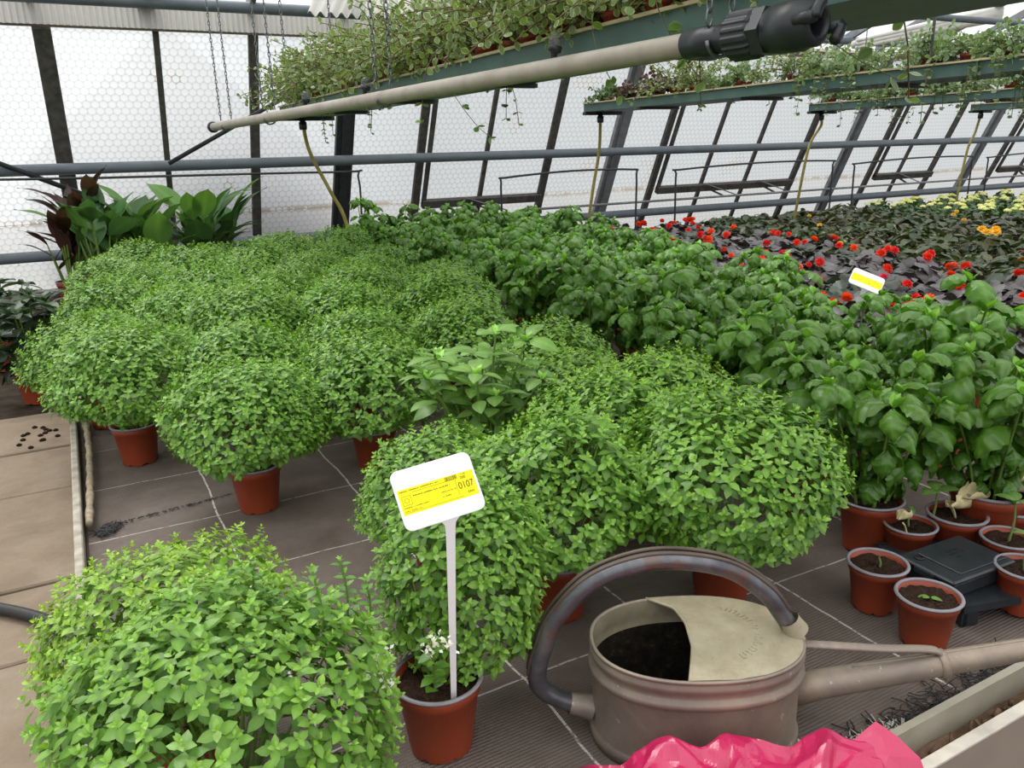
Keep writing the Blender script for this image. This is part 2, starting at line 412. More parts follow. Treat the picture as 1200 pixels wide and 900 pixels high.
# ------------------------------------------------------------------ sloping glass wall
K = .466; YB = 6.6
SL = math.hypot(1, K)
def wy(z, off=0.): return YB - K * z - off
wall = bpy.data.objects.new('wall_back', None); C.objects.link(wall); wall['kind'] = 'structure'
def bubble(name, ring_dark, stain=True, tr=.82):
    t = NT(name); o = t.obj(); sp = t.n('ShaderNodeSeparateXYZ'); t.l(o, sp.inputs[0])
    S = .05; u = t.math('DIVIDE', sp.outputs[0], S); v = t.math('DIVIDE', sp.outputs[1], S); r3 = math.sqrt(3)
    def cell(du, dv):
        a = t.math('SUBTRACT', t.math('FLOORED_MODULO', t.math('ADD', u, du), 1.0), .5)
        c_ = t.math('SUBTRACT', t.math('FLOORED_MODULO', t.math('ADD', v, dv), r3), r3 / 2)
        return t.math('SQRT', t.math('ADD', t.math('MULTIPLY', a, a), t.math('MULTIPLY', c_, c_)))
    d = t.math('MINIMUM', cell(0, 0), cell(.5, r3 / 2))
    ring = t.math('MULTIPLY', t.math('SUBTRACT', d, .385), 9.0, clamp=True)
    n1 = t.noise(1.3, 4, o, .6); n2 = t.noise(9, 5, o, .7)
    col = t.mix(t.math('MULTIPLY', ring, ring_dark), (.80, .81, .82), (.42, .43, .45))
    dx_ = t.math('DIVIDE', t.math('SUBTRACT', sp.outputs[0], .4), 2.2, clamp=True)
    col = t.mix(t.math('MULTIPLY', n1, .25), col, (.60, .61, .62)); col = t.mix(dx_, col, t.mix(1.0, col, (.62, .63, .64), 'MULTIPLY'))
    if stain:
        # overlap seam of the sheets with brown grime, at slope distance v0
        v0 = .47
        dv = t.math('SUBTRACT', t.math('ADD', sp.outputs[1], t.math('MULTIPLY', t.math('SUBTRACT', n1, .5), .05)), v0)
        band = t.math('SUBTRACT', 1.0, t.math('MULTIPLY', t.math('ABSOLUTE', dv), 26.0), clamp=True)
        grime = t.math('MULTIPLY', band, t.math('GREATER_THAN', t.math('ADD', n2, t.math('MULTIPLY', ring, .15)), .50))
        col = t.mix(t.math('MULTIPLY', grime, .75), col, (.30, .22, .14))
        spots = t.math('MULTIPLY', t.math('GREATER_THAN', t.noise(2.1, 2, o), .67), t.math('GREATER_THAN', ring, .55))
        col = t.mix(t.math('MULTIPLY', spots, .55), col, (.33, .26, .16))
        line_ = t.math('COMPARE', dv, -.004, .004); col = t.mix(t.math('MULTIPLY', line_, .6), col, (.3, .26, .2))
        low = t.math('LESS_THAN', sp.outputs[1], v0 - .01); col = t.mix(t.math('MULTIPLY', low, .22), col, (.5, .47, .42))
    h = t.math('SUBTRACT', 1.0, t.math('MULTIPLY', d, d))
    bmp = t.bump(h, .5, .008)
    tl = t.n('ShaderNodeBsdfTranslucent'); t.l(col, tl.inputs[0]); t.l(bmp, tl.inputs['Normal'])
    rf = t.n('ShaderNodeBsdfRefraction'); t.l(col, rf.inputs[0]); rf.inputs['Roughness'].default_value = .38; rf.inputs['IOR'].default_value = 1.12; t.l(bmp, rf.inputs['Normal'])
    df = t.pbr(t.mix(.5, col, (.8, .8, .8)), .35, 0, .5, bmp)
    m1 = t.n('ShaderNodeMixShader'); m1.inputs[0].default_value = 1 - tr; t.l(tl.outputs[0], m1.inputs[1]); t.l(rf.outputs[0], m1.inputs[2])
    m2 = t.n('ShaderNodeMixShader'); m2.inputs[0].default_value = .16; t.l(m1.outputs[0], m2.inputs[1]); t.l(df, m2.inputs[2])
    return t.done(m2.outputs[0])
M['bubble'] = bubble('bubble_wrap', .5)
ZT = 1.62
def on_wall(me, name, parent=wall):   # mesh in (x, slope distance, out-of-wall) coordinates; +z towards the room
    ob = part(name, me, parent)
    ob.location = (0, YB, 0); ob.rotation_euler = (math.atan2(1, -K), 0, 0)   # local y runs up the slope
    return ob
SLEN = ZT * SL
b = MB(); V, Q = grid_plane(-6, 15, -.06, SLEN, 0, 84, 10, lambda x, y: .006 * np.sin(5 * x) * np.sin(4 * y)); b.add(V, [Q])
on_wall(b.mesh('bubble_wrap_sheet', M['bubble']), 'bubble_wrap_sheet')
bars = [(-5.6, 'n'), (-4.95, 'n'), (-4.3, 'n'), (-3.7, 'm'), (-3.1, 'n'), (-2.5, 'n'), (-1.85, 'n'), (-1.22, 'n'), (-.6, 'n'), (.02, 'w'), (.65, 'n'), (1.25, 'k'), (1.91, 'm'), (2.55, 'k'), (3.15, 'n'), (3.77, 'k'), (4.47, 'm'), (5.02, 'k'), (5.66, 'n'), (6.25, 'n'), (6.94, 'k'),
        (7.62, 'm'), (8.19, 'k'), (8.71, 'n'), (9.3, 'k'), (10.05, 'm'), (10.58, 'k'), (11.2, 'n'), (11.8, 'k'), (12.5, 'm'), (13.1, 'n'), (13.7, 'n'), (14.4, 'n')]
for x, k in bars:
    b = MB()
    if k == 'n': b.box((x - .018, -.06, .006), (x + .018, SLEN, .032)); m_ = 'dark_wood'
    elif k == 'k': b.box((x - .032, -.06, .006), (x + .03, SLEN, .04)); m_ = 'dark_wood'
    elif k == 'w': b.box((x - .05, -.06, .006), (x + .05, SLEN, .07), bev=.006); m_ = 'dark_wood'
    else:
        b.box((x - .068, -.06, .006), (x - .02, SLEN, .045)); b.box((x + .02, -.06, .006), (x + .068, SLEN, .045)); b.box((x - .03, -.06, .03), (x + .03, SLEN, .07)); m_ = 'steel'
        if x < 2: m_ = 'dark_steel'
    on_wall(b.mesh('glazing_bar', M[m_], False), 'glazing_bar')
b = MB(); b.box((-6, -.30, -.05), (15, -.055, .03)); M['curb'] = simple('grey_curb', lin('#8b8379'), .9, 0, .2, .25, 8)
on_wall(b.mesh('sill', M['curb'], False), 'sill')
b = MB(); b.box((-6, SLEN, -.02), (15, SLEN + .06, .05)); on_wall(b.mesh('top_rail', simple('rusty_rail', lin('#8f8179'), .7, 0, .3, .2, 8), False), 'top_rail')
# opening vents in the wall
vn = 0
for x0, x1 in ((2.59, 3.74), (5.06, 6.90), (8.23, 9.27), (10.62, 11.76)):
    vn += 1
    b = MB(); yb = .44 * SL
    b.box((x0, yb - .03, .052), (x1, yb + .035, .10)); b.box((x0, yb, .052), (x0 + .035, SLEN - .15, .075)); b.box((x1 - .035, yb, .052), (x1, SLEN - .15, .075))
    w_ = bpy.data.objects.new('window_%d' % vn, None); C.objects.link(w_); w_['kind'] = 'structure'
    f_ = on_wall(b.mesh('window_frame', M['dark_wood'], False), 'window_frame', w_)
    xm = (x0 + x1) / 2
    for sgn in (-1, 1) if x1 - x0 > 1.5 else (-1,):
        xs_ = xm + sgn * (x1 - x0) * .2
        b = MB(); b.box((-.012, -.006, 0), (.012, .006, .42)); me = b.mesh('stay_arm', M['dark_steel'], False)
        z_ = .43; s_ = part('stay_arm', me, w_, (xs_, wy(z_, .10), z_)); s_.rotation_euler = (math.radians(-108), 0, math.radians(-78))
        b = MB(); b.tube([(xs_ + .02, wy(.44, .12), .45), (xs_ + .42, wy(.30, .22), .32)], .006, 6); part('stay_rod', b.mesh('stay_rod', M['steel']), w_)

# corrugated strip under the gutter pipe
b = MB(); xs = np.arange(-6, 2.35, .005); zz = .009 * np.sin(xs * 2 * PI / .034)
V = []
for z in (1.60, 1.74): V.append(np.c_[xs, 5.70 + zz, np.full_like(xs, z)])
n = len(xs); j = np.arange(n - 1); b.add(np.concatenate(V), [np.stack([j, j + 1, n + j + 1, n + j], 1)])
t = NT('corrugated_plastic'); cc = lin('#c4c2bd'); p_ = t.pbr(cc, .4, 0, .5); tl = t.n('ShaderNodeBsdfTranslucent'); tl.inputs[0].default_value = (*lin('#e8e6e0'), 1)
mm = t.n('ShaderNodeMixShader'); mm.inputs[0].default_value = .45; t.l(p_, mm.inputs[1]); t.l(tl.outputs[0], mm.inputs[2]); M['corr'] = t.done(mm.outputs[0])
tag(part('corrugated_strip', b.mesh('corrugated_strip', M['corr'])), 'white corrugated plastic strip hanging below the top left heating pipe', 'plastic strip')

# roof
RS = .40
t = NT('roof_glass'); o = t.obj(); tr_ = t.n('ShaderNodeBsdfTransparent'); tr_.inputs[0].default_value = (.97, .98, .98, 1)
tl = t.n('ShaderNodeBsdfTranslucent'); tl.inputs[0].default_value = (.92, .93, .93, 1)
gl = t.n('ShaderNodeBsdfGlossy'); gl.inputs['Roughness'].default_value = .05
m1 = t.n('ShaderNodeMixShader'); t.l(t.math('ADD', t.math('MULTIPLY', t.noise(2, 4, o), .2), .08), m1.inputs[0]); t.l(tr_.outputs[0], m1.inputs[1]); t.l(tl.outputs[0], m1.inputs[2])
m2 = t.n('ShaderNodeMixShader'); m2.inputs[0].default_value = .05; t.l(m1.outputs[0], m2.inputs[1]); t.l(gl.outputs[0], m2.inputs[2])
M['roofglass'] = t.done(m2.outputs[0])
Yr = wy(ZT + .05)
def rz_(y): return 1.70 + RS * (Yr - y)
ceil = bpy.data.objects.new('ceiling', None); C.objects.link(ceil); ceil['kind'] = 'structure'
b = MB(); V, Q = grid_plane(-6, 15, -1.2, Yr, 0, 21, 12); V[:, 2] = rz_(V[:, 1]) + .05; b.add(V, [Q]); part('glass_sheet', b.mesh('glass_sheet', M['roofglass'], False), ceil)
for i, x in enumerate(np.arange(-5.6, 15, .62)):
    w_ = .05 if i % 4 == 2 else .018
    b = MB(); A_ = np.array([[x, Yr, rz_(Yr)], [x, -1.2, rz_(-1.2)]])
    b.add([(x + sx_ * w_, y, rz_(y) + dz) for y in (Yr, -1.2) for sx_, dz in ((-1, -.03), (1, -.03), (1, .045), (-1, .045))], [np.array([(0, 1, 5, 4), (1, 2, 6, 5), (2, 3, 7, 6), (3, 0, 4, 7), (0, 3, 2, 1), (4, 5, 6, 7)])])
    part('glazing_bar', b.mesh('glazing_bar', M['steel'], False), ceil)
for y in (4.4, 2.6, .8):
    b = MB(); b.box((-6, y - .02, rz_(y) - .08), (15, y + .02, rz_(y) - .03)); part('purlin', b.mesh('purlin', M['steel'], False), ceil)

# exterior shed
b = MB(); b.prism([(-.25, -.11), (1.95, -.11), (1.95, .85), (.80, 1.86), (-.25, .85)], 0, 3, rot=[[1, 0, 0], [0, 0, 1], [0, 1, 0]], off=(0, 6.95, 0))
M['shed'] = simple('grey_shed', lin('#5c6064'), .8, 0, .3, .1, 3)
tag(part('gabled_shed', b.mesh('gabled_shed', M['shed'], False)), 'grey gabled shed faintly visible outside through the bubble wrap', 'shed')

# ------------------------------------------------------------------ heating pipes, rods and hoops
def pipe(name, pts, r, mat, label, cat='pipe', seg=16):
    b = MB(); b.tube(pts, r, seg); return tag(part(name, b.mesh(name, mat)), label, cat)
pipe('heating_pipe', [(-6, 5.62, 1.735), (15, 5.62, 1.735)], .036, M['grey_paint'], 'grey heating pipe running along the top edge of the glass wall')
hp = pipe('heating_pipe', [(-6, 5.98, .785), (15, 5.98, .785)], .036, M['grey_paint'], 'long grey heating pipe crossing the wall at mid height')
pipe('heating_pipe', [(-6, 6.18, .24), (15, 6.18, .20)], .036, M['grey_paint'], 'lowest grey heating pipe along the foot of the glass wall')
pipe('heating_pipe', [(3.5, 4.0, 1.655), (15, 4.0, 1.70)], .024, M['grey_paint'], 'short visible grey pipe under the roof at the upper right corner')
pipe('vent_rod', [(3.4, 6.10, .325), (14, 6.10, .335)], .011, M['steel'], 'thin grey vent operating rod low along the right wall', 'rod', 8)
for x, y in ((.35, 5.62), (4.5, 5.62)): pass
hoops = [(2.96, 4.26, .62), (4.69, 6.66, .62), (6.98, 8.9, .6), (9.2, 11, .6)]
for i, (xa, xb, zt) in enumerate(hoops):
    pipe('wire_hoop', smooth_path([(xa, 5.6, 0), (xa, 5.6, .3), (xa, 5.6, zt - .03), (xa + .04, 5.6, zt), ((xa + xb) / 2, 5.6, zt + .03), (xb - .04, 5.6, zt + .02), (xb, 5.6, zt - .02), (xb, 5.6, .3), (xb, 5.6, 0)], 4), .0085,
         M['dark_steel'], ['black bent wire hoop behind the basil in front of the double vent', 'black bent wire hoop behind the red begonias', 'black bent wire hoop left of the cream flowered pots', 'black wire hoop at the far right behind the cream flowers'][i], 'wire hoop', 8)
pipe('wire_hoop', smooth_path([(-1.6, 5.6, 0), (-1.6, 5.6, .6), (-1.5, 5.6, .75), (.2, 5.6, .73), (1.7, 5.6, .71), (1.82, 5.6, .68), (1.82, 5.6, .3), (1.82, 5.6, 0)], 4), .0075, M['dark_steel'], 'long black wire hoop behind the canna leaves', 'wire hoop', 8)
pipe('brace_rod', [(.62, 5.86, .80), (1.95, 5.66, 1.50)], .014, M['dark_steel'], 'dark diagonal brace rod rising behind the white pipe end', 'rod', 8)
pipe('brace_rod', [(-1.2, 5.78, 1.25), (.1, 5.98, .62)], .016, M['dark_steel'], 'dark diagonal brace at the left edge below the pipe', 'rod', 8)

# rolled shade film, upper right
b = MB(); th = np.linspace(0, 1, 20)
P = np.c_[6.5 + 1.6 * th, 5.35 - .3 * th, 1.66 + .30 * th]; b.tube(P, .035 + .05 * th, 14)
for k in range(3): b.tube(P + np.array([0, -.03, .03 - .03 * k]), .018 + .03 * th, 8)
M['film'] = simple('white_film', lin('#d9d6ce'), .4, 0, .5, .08, 8)
tag(part('rolled_shade_film', b.mesh('rolled_shade_film', M['film'])), 'white rolled plastic film under the roof at upper right', 'plastic film')
# corrugated roof sheet upper left
b = MB(); us = np.arange(0, .95, .012); zz = .018 * np.sin(us * 2 * PI / .07); L = []
for y in (5.55, 4.5): L.append(np.c_[1.55 + us, np.full_like(us, y), rz_(y) - .10 + zz])
n = len(us); j = np.arange(n - 1); b.add(np.concatenate(L), [np.stack([j, j + 1, n + j + 1, n + j], 1)])
tag(part('corrugated_roof_sheet', b.mesh('corrugated_roof_sheet', M['corr'])), 'clear corrugated roof sheet above the far end of the long tray', 'roof sheet')

# ================================================================== HANGING TRAYS
def chain_mesh(L, name='chain', pitch=.024, wire=.0022, w=.008):
    b = MB(); n = int(L / pitch)
    a = np.linspace(0, 2 * PI, 9)[:-1]
    for k in range(n):
        rx = w * np.cos(a) * .8; ry = (pitch * .66) * np.sin(a)
        z = -k * pitch - pitch / 2
        P = np.c_[rx, np.zeros(8), ry + z] if k % 2 == 0 else np.c_[np.zeros(8), rx, ry + z]
        P = np.vstack([P, P[:1]])
        b.tube(P, wire, 4, False)
    return b.mesh(name, M['chain'])
def chain(x, y, zt, zb, label, name='hanging_chain', w=.008, pitch=.024):
    o = part(name, chain_mesh(zt - zb, name, pitch, .0024, w), None, (x, y, zt)); return tag(o, label, 'chain')
TZ = 1.05
def tray(x, label, y0=5.0, y1=.35, w=.32, h=.052):
    t_ = thing('hanging_tray', label, 'plant tray', (x, 0, TZ if x < 2 else TZ + .022))
    b = MB(); th = .006
    prof = [(0, h), (0, 0), (w, 0), (w, h), (w - th, h), (w - th, th), (th, th), (th, h)]
    b.prism(prof[::-1], y1, y0, rot=[[1, 0, 0], [0, 0, 1], [0, 1, 0]])
    b.box((0, y0 - .004, 0), (w, y0 + .004, h)); part('tray_body', b.mesh('tray_body', M['green_tray'], False), t_)
    b = MB(); b.box((-.012, y1, h), (.012, y0, h + .008)); part('rim', b.mesh('rim', M['cream'], False), t_)
    b = MB(); b.box((w - .012, y1, h), (w + .012, y0, h + .008)); part('rim', b.mesh('rim', M['cream'], False), t_)
    for yy in np.arange(y1 + .4, y0, .9):
        b = MB(); b.box((-.004, yy, -.016), (w + .004, yy + .03, -.001)); part('cross_bar', b.mesh('cross_bar', M['dark_steel'], False), t_)
    b = MB(); b.box((0, y0 - .02, -.022), (w, y0 + .02, -.001)); part('end_bar', b.mesh('end_bar', M['dark_steel'], False), t_)
    b = MB(); b.lathe([(.018, 0), (.018, -.03), (.024, -.03), (.024, -.07), (.016, -.075)], 12, (.12, y0 - .03, -.001), capb=False, capt=True); part('drain_spout', b.mesh('drain_spout', M['black']), t_)
    return t_
trays = [(1.18, 'long green hanging plant tray directly above the white irrigation pipe'), (3.33, 'second green hanging tray, its end near the red flowers, right of the pipe'),
         (5.60, 'third green hanging tray, lower in view behind the second'), (7.82, 'farthest green hanging tray at the right edge of the photo')]
for x, lb in trays: tray(x, lb)
hoses = [(1.30, [(0, 5, 1.02), (.02, 4.98, .85), (.10, 4.9, .62), (.17, 4.85, .42), (.19, 4.8, .02)], 'yellow drain hose hanging below the long tray beside the tall basil'),
         (3.45, [(0, 5, 1.02), (-.01, 5, .8), (-.06, 5, .55), (-.10, 5, .3), (-.12, 5, .02)], 'yellow drain hose below the second tray behind the big basil'),
         (5.72, [(0, 5, 1.02), (-.02, 4.98, .95), (-.16, 4.95, .82), (-.22, 4.95, .6), (-.26, 5, .02)], 'yellow drain hose kinked below the third tray'),
         (7.94, [(0, 5, 1.02), (-.06, 5, .85), (-.14, 5, .7), (-.2, 5, .3), (-.2, 5, .02)], 'yellow drain hose below the farthest tray')]
for x, p, lb in hoses: pipe('drain_hose', smooth_path(np.array(p) + np.array([x, -.03, 0]), 6), .0115, M['hose'], lb, 'hose', 8)
for x, y, s_ in ((1.205, 4.85, 'far end of the long tray'), (1.48, 4.85, 'far end of the long tray at its rear edge')):
    chain(x, y, rz_(y) - .05, TZ + .055, 'galvanised chain holding the ' + s_)
for i, (x, n_) in enumerate(((3.34, 'second'), (5.61, 'third'), (7.83, 'farthest'))):
    for k, y in enumerate((4.75, 3.1)):
        chain(x + (.0 if k else .31), y, rz_(y) - .05, TZ + .075, 'thin chain holding the %s tray %s' % (n_, ('at its far end', 'halfway along')[k]), w=.006)
pipe('hanger_rod', [(3.345, 2.35, TZ + .08), (3.345, 2.35, rz_(2.35))], .007, M['steel'], 'straight steel hanger rod at upper right of the second tray', 'rod', 6)

# white irrigation pipe
PA = np.array([.778, 4.9, .994]); PBn = np.array([1.119, .95, 1.015]); PD = (PBn - PA) / np.linalg.norm(PBn - PA); PLEN = float(np.linalg.norm(PBn - PA))
pu = np.cross(PD, [0, 0, 1]); pu /= np.linalg.norm(pu); pv = np.cross(pu, PD)
PR = np.array([pu, pv, PD]).T      # local z = along the pipe
irr = thing('irrigation_pipe', 'white plastic irrigation pipe with a black coupling, hung from chains', 'pipe', tuple(PA))
b = MB(); pr = .0225
b.lathe([(pr, .0), (pr, PLEN - .32)], 20, rot=PR); part('tube', b.mesh('tube', M['white_pipe']), irr)
b = MB(); b.lathe([(.001, -.03), (.026, -.03), (.030, -.02), (.030, .01), (.023, .012)], 18, rot=PR); part('end_cap', b.mesh('end_cap', M['black']), irr)
L0 = PLEN - .33
b = MB(); b.lathe([(.0235, L0), (.027, L0), (.0275, L0 + .055), (.0255, L0 + .06), (.0255, L0 + .115), (.03, L0 + .12)], 28, rot=PR); part('sleeve', b.mesh('sleeve', M['black']), irr)
b = MB(); seg = 72; th = np.arange(seg) * 2 * PI / seg; rr = .041 + .0022 * (np.sin(th * 18) > 0)
for (r0, r1, z0, z1) in ((1, 1, L0 + .118, L0 + .168),):
    V = np.concatenate([np.c_[rr * f_ * np.cos(th), rr * f_ * np.sin(th), np.full(seg, z)] for f_, z in ((.6, z0 - .004), (.93, z0 - .004), (1, z0), (1, z1), (.9, z1 + .006), (.6, z1 + .006))]) @ PR.T
    j = np.arange(seg); k = (j + 1) % seg; b.add(V, [np.concatenate([np.stack([i * seg + j, i * seg + k, (i + 1) * seg + k, (i + 1) * seg + j], 1) for i in range(5)])])
part('ribbed_nut', b.mesh('ribbed_nut', M['black'], False), irr)
b = MB(); b.lathe([(.03, L0 + .168), (.043, L0 + .172), (.043, L0 + .198), (.03, L0 + .2)], 6, rot=PR); part('hex_nut', b.mesh('hex_nut', M['black'], False), irr)
b = MB(); b.lathe([(.034, L0 + .19), (.038, L0 + .20), (.038, L0 + .212), (.041, L0 + .214), (.041, L0 + .262), (.037, L0 + .268), (.037, L0 + .285), (.029, L0 + .292), (.024, L0 + .292), (.021, L0 + .28), (.02, L0 + .2)], 32, rot=PR)
b.lathe([(.021, L0 + .21), (.001, L0 + .21)], 32, rot=PR); part('coupling', b.mesh('coupling', M['black']), irr)
for a0 in (.55, .55 + PI):
    b = MB(); aa = np.linspace(a0 - .45, a0 + .45, 8); P = np.c_[.034 * np.cos(aa), .034 * np.sin(aa), np.full(8, L0 + .308)] @ PR.T
    b.tube(P, .0095, 8, flat=1.0)
    P2 = np.array([[.034 * math.cos(a0 - .4), .034 * math.sin(a0 - .4), L0 + .27], [.036 * math.cos(a0 - .4), .036 * math.sin(a0 - .4), L0 + .308]]) @ PR.T; b.tube(P2, .0105, 8)
    part('coupling_claw', b.mesh('coupling_claw', M['black']), irr)
t = NT('clear_plastic_dome'); tr_ = t.n('ShaderNodeBsdfTransparent'); p_ = t.pbr(lin('#5c6262'), .15, 0, .6); mm = t.n('ShaderNodeMixShader'); mm.inputs[0].default_value = .45; t.l(tr_.outputs[0], mm.inputs[1]); t.l(p_, mm.inputs[2]); M['dome'] = t.done(mm.outputs[0])
for s0 in (1.50, 2.10, 3.20):
    rot = np.array([pu, PD, -pv]).T
    p0 = PD * s0 + pv * pr
    up_ = pv * .92 - pu * .25; up_ /= np.linalg.norm(up_); q1 = np.cross(up_, PD); q1 /= np.linalg.norm(q1); R2 = np.array([q1, np.cross(up_, q1), up_]).T
    b = MB(); b.lathe([(.006, -.004), (.009, .012), (.016, .014), (.0175, .026), (.010, .028)], 16, p0, rot=R2); nz = part('spray_nozzle', b.mesh('spray_nozzle', M['black']), irr)
    b = MB(); b.lathe([(.017, .027), (.0185, .036), (.017, .046), (.012, .053), (.001, .056)], 18, p0, rot=R2); part('clear_cap', b.mesh('clear_cap', M['dome']), nz)
def pipe_at(y): return PA + PD * ((y - PA[1]) / PD[1])
for y, lb, dx, w in ((4.62, 'thin double chain at the far left end of the white pipe', .0, .006), (3.88, 'chain holding the white pipe left of the trailing leaves', 0, .006), (2.65, 'heavy chain loop holding the middle of the white pipe', 0, .008), (1.20, 'rusty chain wrapped round the white pipe beside the black coupling', 0, .0085)):
    p = pipe_at(y); zt = rz_(y) - .04
    b = MB(); c1 = chain_mesh(zt - p[2] - .02, 'tmp', .024 if y < 3 else .02, .0022, w)
    o = part('hanging_chain', c1, None, (p[0] + .027, y, zt)); o2 = part('chain_strand', c1, o, (-.054, .0, 0)); tag(o, lb, 'chain')
    a = np.linspace(.1, PI - .1, 9); P = np.c_[-.027 - .03 * np.cos(a), np.zeros(9), -(zt - p[2]) - .03 * np.sin(a)]; b.tube(P, .004, 6); part('chain_loop', b.mesh('chain_loop', M['chain']), o)

# ================================================================== PLANTS: building blocks
def pot_meshes(r=.063, h=.115, name=''):
    seg = 40; th = np.arange(seg) * 2 * PI / seg
    wave = np.where((np.sin(th * 7) > .72), .0045, 0.)
    b = MB(); k = r / .063
    b.lathe([(.046 * k, 0), (.0465 * k, .008 * h / .115), (.058 * k, h * .80), (.0605 * k, h * .815), (.0625 * k, h * .985), (.0595 * k, h * .985), (.0555 * k, h * .8), (.05 * k, h * .5)], seg, wave=wave)
    b.lathe([(.0462 * k, .007), (.001, .007)], seg)
    pot = b.mesh('pot', M['terra'])
    b = MB(); a = np.linspace(0, 2 * PI, 9)
    b.lathe([(r + .0032 * math.cos(q), h * .985 + .003 * math.sin(q)) for q in a], seg); rim = b.mesh('rim', M['rimgrey'])
    b = MB(); N = 9; rr = np.linspace(0, .0575 * k, N); seg = 28; th = np.arange(seg) * 2 * PI / seg; V = []
    for q in rr: V.append(np.c_[q * np.cos(th), q * np.sin(th), h * .89 + rng.normal(0, .0024, seg)])
    i, j = np.meshgrid(np.arange(N - 1), np.arange(seg), indexing='ij'); i = i.ravel(); j = j.ravel(); kk = (j + 1) % seg
    b.add(np.concatenate(V), [np.stack([i * seg + j, (i + 1) * seg + j, (i + 1) * seg + kk, i * seg + kk], 1)])
    return pot, rim, b.mesh('soil', M['soil'])
POT = pot_meshes(.063, .115)
POTS = pot_meshes(.050, .088)
LS = leaf_tpl(3, 1, .31, .44, .16, 0, .20)
LSD = leaf_tpl(4, 1, .30, .42, .22, 0, .14)

def sprigs(b, pos, ax, size, g_low, g_top, tiers=5):
    a, u, v = frame(ax); k = len(pos); ph = rng.uniform(0, 2 * PI, k)
    spec = [(-1.1, 1.05, 100), (-.6, 1.05, 86), (-.2, .88, 70), (.1, .6, 52), (.28, .36, 30)][-tiers:]
    for i, (hh, ll, tilt) in enumerate(spec):
        uu, vv = spin(u, v, ph + i * PI / 2 + rng.normal(0, .25, k))
        mixf = i / max(1, len(spec) - 1)
        for sgn in (1, -1):
            ti = np.radians(tilt + rng.normal(0, 12, k))[:, None]
            d = np.cos(ti) * a + np.sin(ti) * sgn * uu
            n = np.sin(ti) * a - np.cos(ti) * sgn * uu
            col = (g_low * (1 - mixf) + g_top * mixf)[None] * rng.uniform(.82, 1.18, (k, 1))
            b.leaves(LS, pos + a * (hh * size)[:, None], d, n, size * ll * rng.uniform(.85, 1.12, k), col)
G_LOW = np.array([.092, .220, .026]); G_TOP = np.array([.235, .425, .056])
def fib(n, zmin=-.55):
    i = np.arange(n) + .5; z = 1 - (1 - zmin) * i / n; r = np.sqrt(1 - z * z); ph = i * 2.39996323
    return np.c_[r * np.cos(ph), r * np.sin(ph), z]
def bush(seed, n=520, rx=.19, rzu=.145, rzd=.11, zc=.225, size=.0175, cxy=(0, 0), lump=.08, low=G_LOW, top=G_TOP):
    global rng
    rng = np.random.default_rng(seed)
    D = fib(n, -.62) + rng.normal(0, .03, (n, 3)); D /= np.linalg.norm(D, axis=1)[:, None]
    q = rng.normal(0, 1, (5, 3)); q /= np.linalg.norm(q, axis=1)[:, None]
    lum = 1 + lump * np.sum(np.sin(D @ q.T * 6 + rng.uniform(0, 6, 5)), 1) / 2.0 + rng.normal(0, .045, n)
    sc = np.where(D[:, 2:3] > 0, np.array([[rx, rx, rzu]]), np.array([[rx * .98, rx * .98, rzd]]))
    P = D * sc * lum[:, None] + np.array([cxy[0], cxy[1], zc])
    ax = D * np.array([.75, .75, .6]) + np.array([0, 0, .65]); ax += rng.normal(0, .14, (n, 3))
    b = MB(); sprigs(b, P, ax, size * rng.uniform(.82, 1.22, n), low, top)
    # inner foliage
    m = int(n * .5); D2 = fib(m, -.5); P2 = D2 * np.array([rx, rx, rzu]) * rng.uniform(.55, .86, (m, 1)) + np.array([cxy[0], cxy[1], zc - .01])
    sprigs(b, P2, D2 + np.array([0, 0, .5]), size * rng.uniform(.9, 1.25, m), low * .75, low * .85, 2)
    # loose low side leaves
    fol = b.mesh('foliage', M['leaf'])
    b = MB(); k = 34; S = P[rng.choice(n, k, False)]
    for s_ in S:
        bs = np.array([s_[0] * .12, s_[1] * .12, .095]); md = bs * .45 + s_ * .55; md[2] += .01
        b.tube([bs, md, bs * .06 + s_ * .94], [.0022, .0017, .001], 5, False)
    return fol, b.mesh('stems', M['stem'])
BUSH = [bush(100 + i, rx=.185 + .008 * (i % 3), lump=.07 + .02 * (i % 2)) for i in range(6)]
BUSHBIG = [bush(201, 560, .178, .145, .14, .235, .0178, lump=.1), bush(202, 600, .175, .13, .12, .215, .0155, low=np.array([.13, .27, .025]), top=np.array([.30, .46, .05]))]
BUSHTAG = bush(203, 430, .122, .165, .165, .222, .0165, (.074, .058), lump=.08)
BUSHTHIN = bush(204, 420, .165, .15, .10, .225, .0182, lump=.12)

def potted(name, label, cat, loc, rz, sc, parts, group=None, pot=POT, tint=(1, 1, 1), far=False, pscale=1.):
    r_ = thing(name, label, cat, loc, rz, 1., group)
    ps = (pscale,) * 3
    part('pot', pot[0], r_, sc=pscale)
    if not far:
        part('rim', pot[1], r_, sc=pscale); part('soil', pot[2], r_, sc=pscale)
    for nm, me in parts:
        part(nm, me, r_, sc=sc, tint=tint)
    return r_

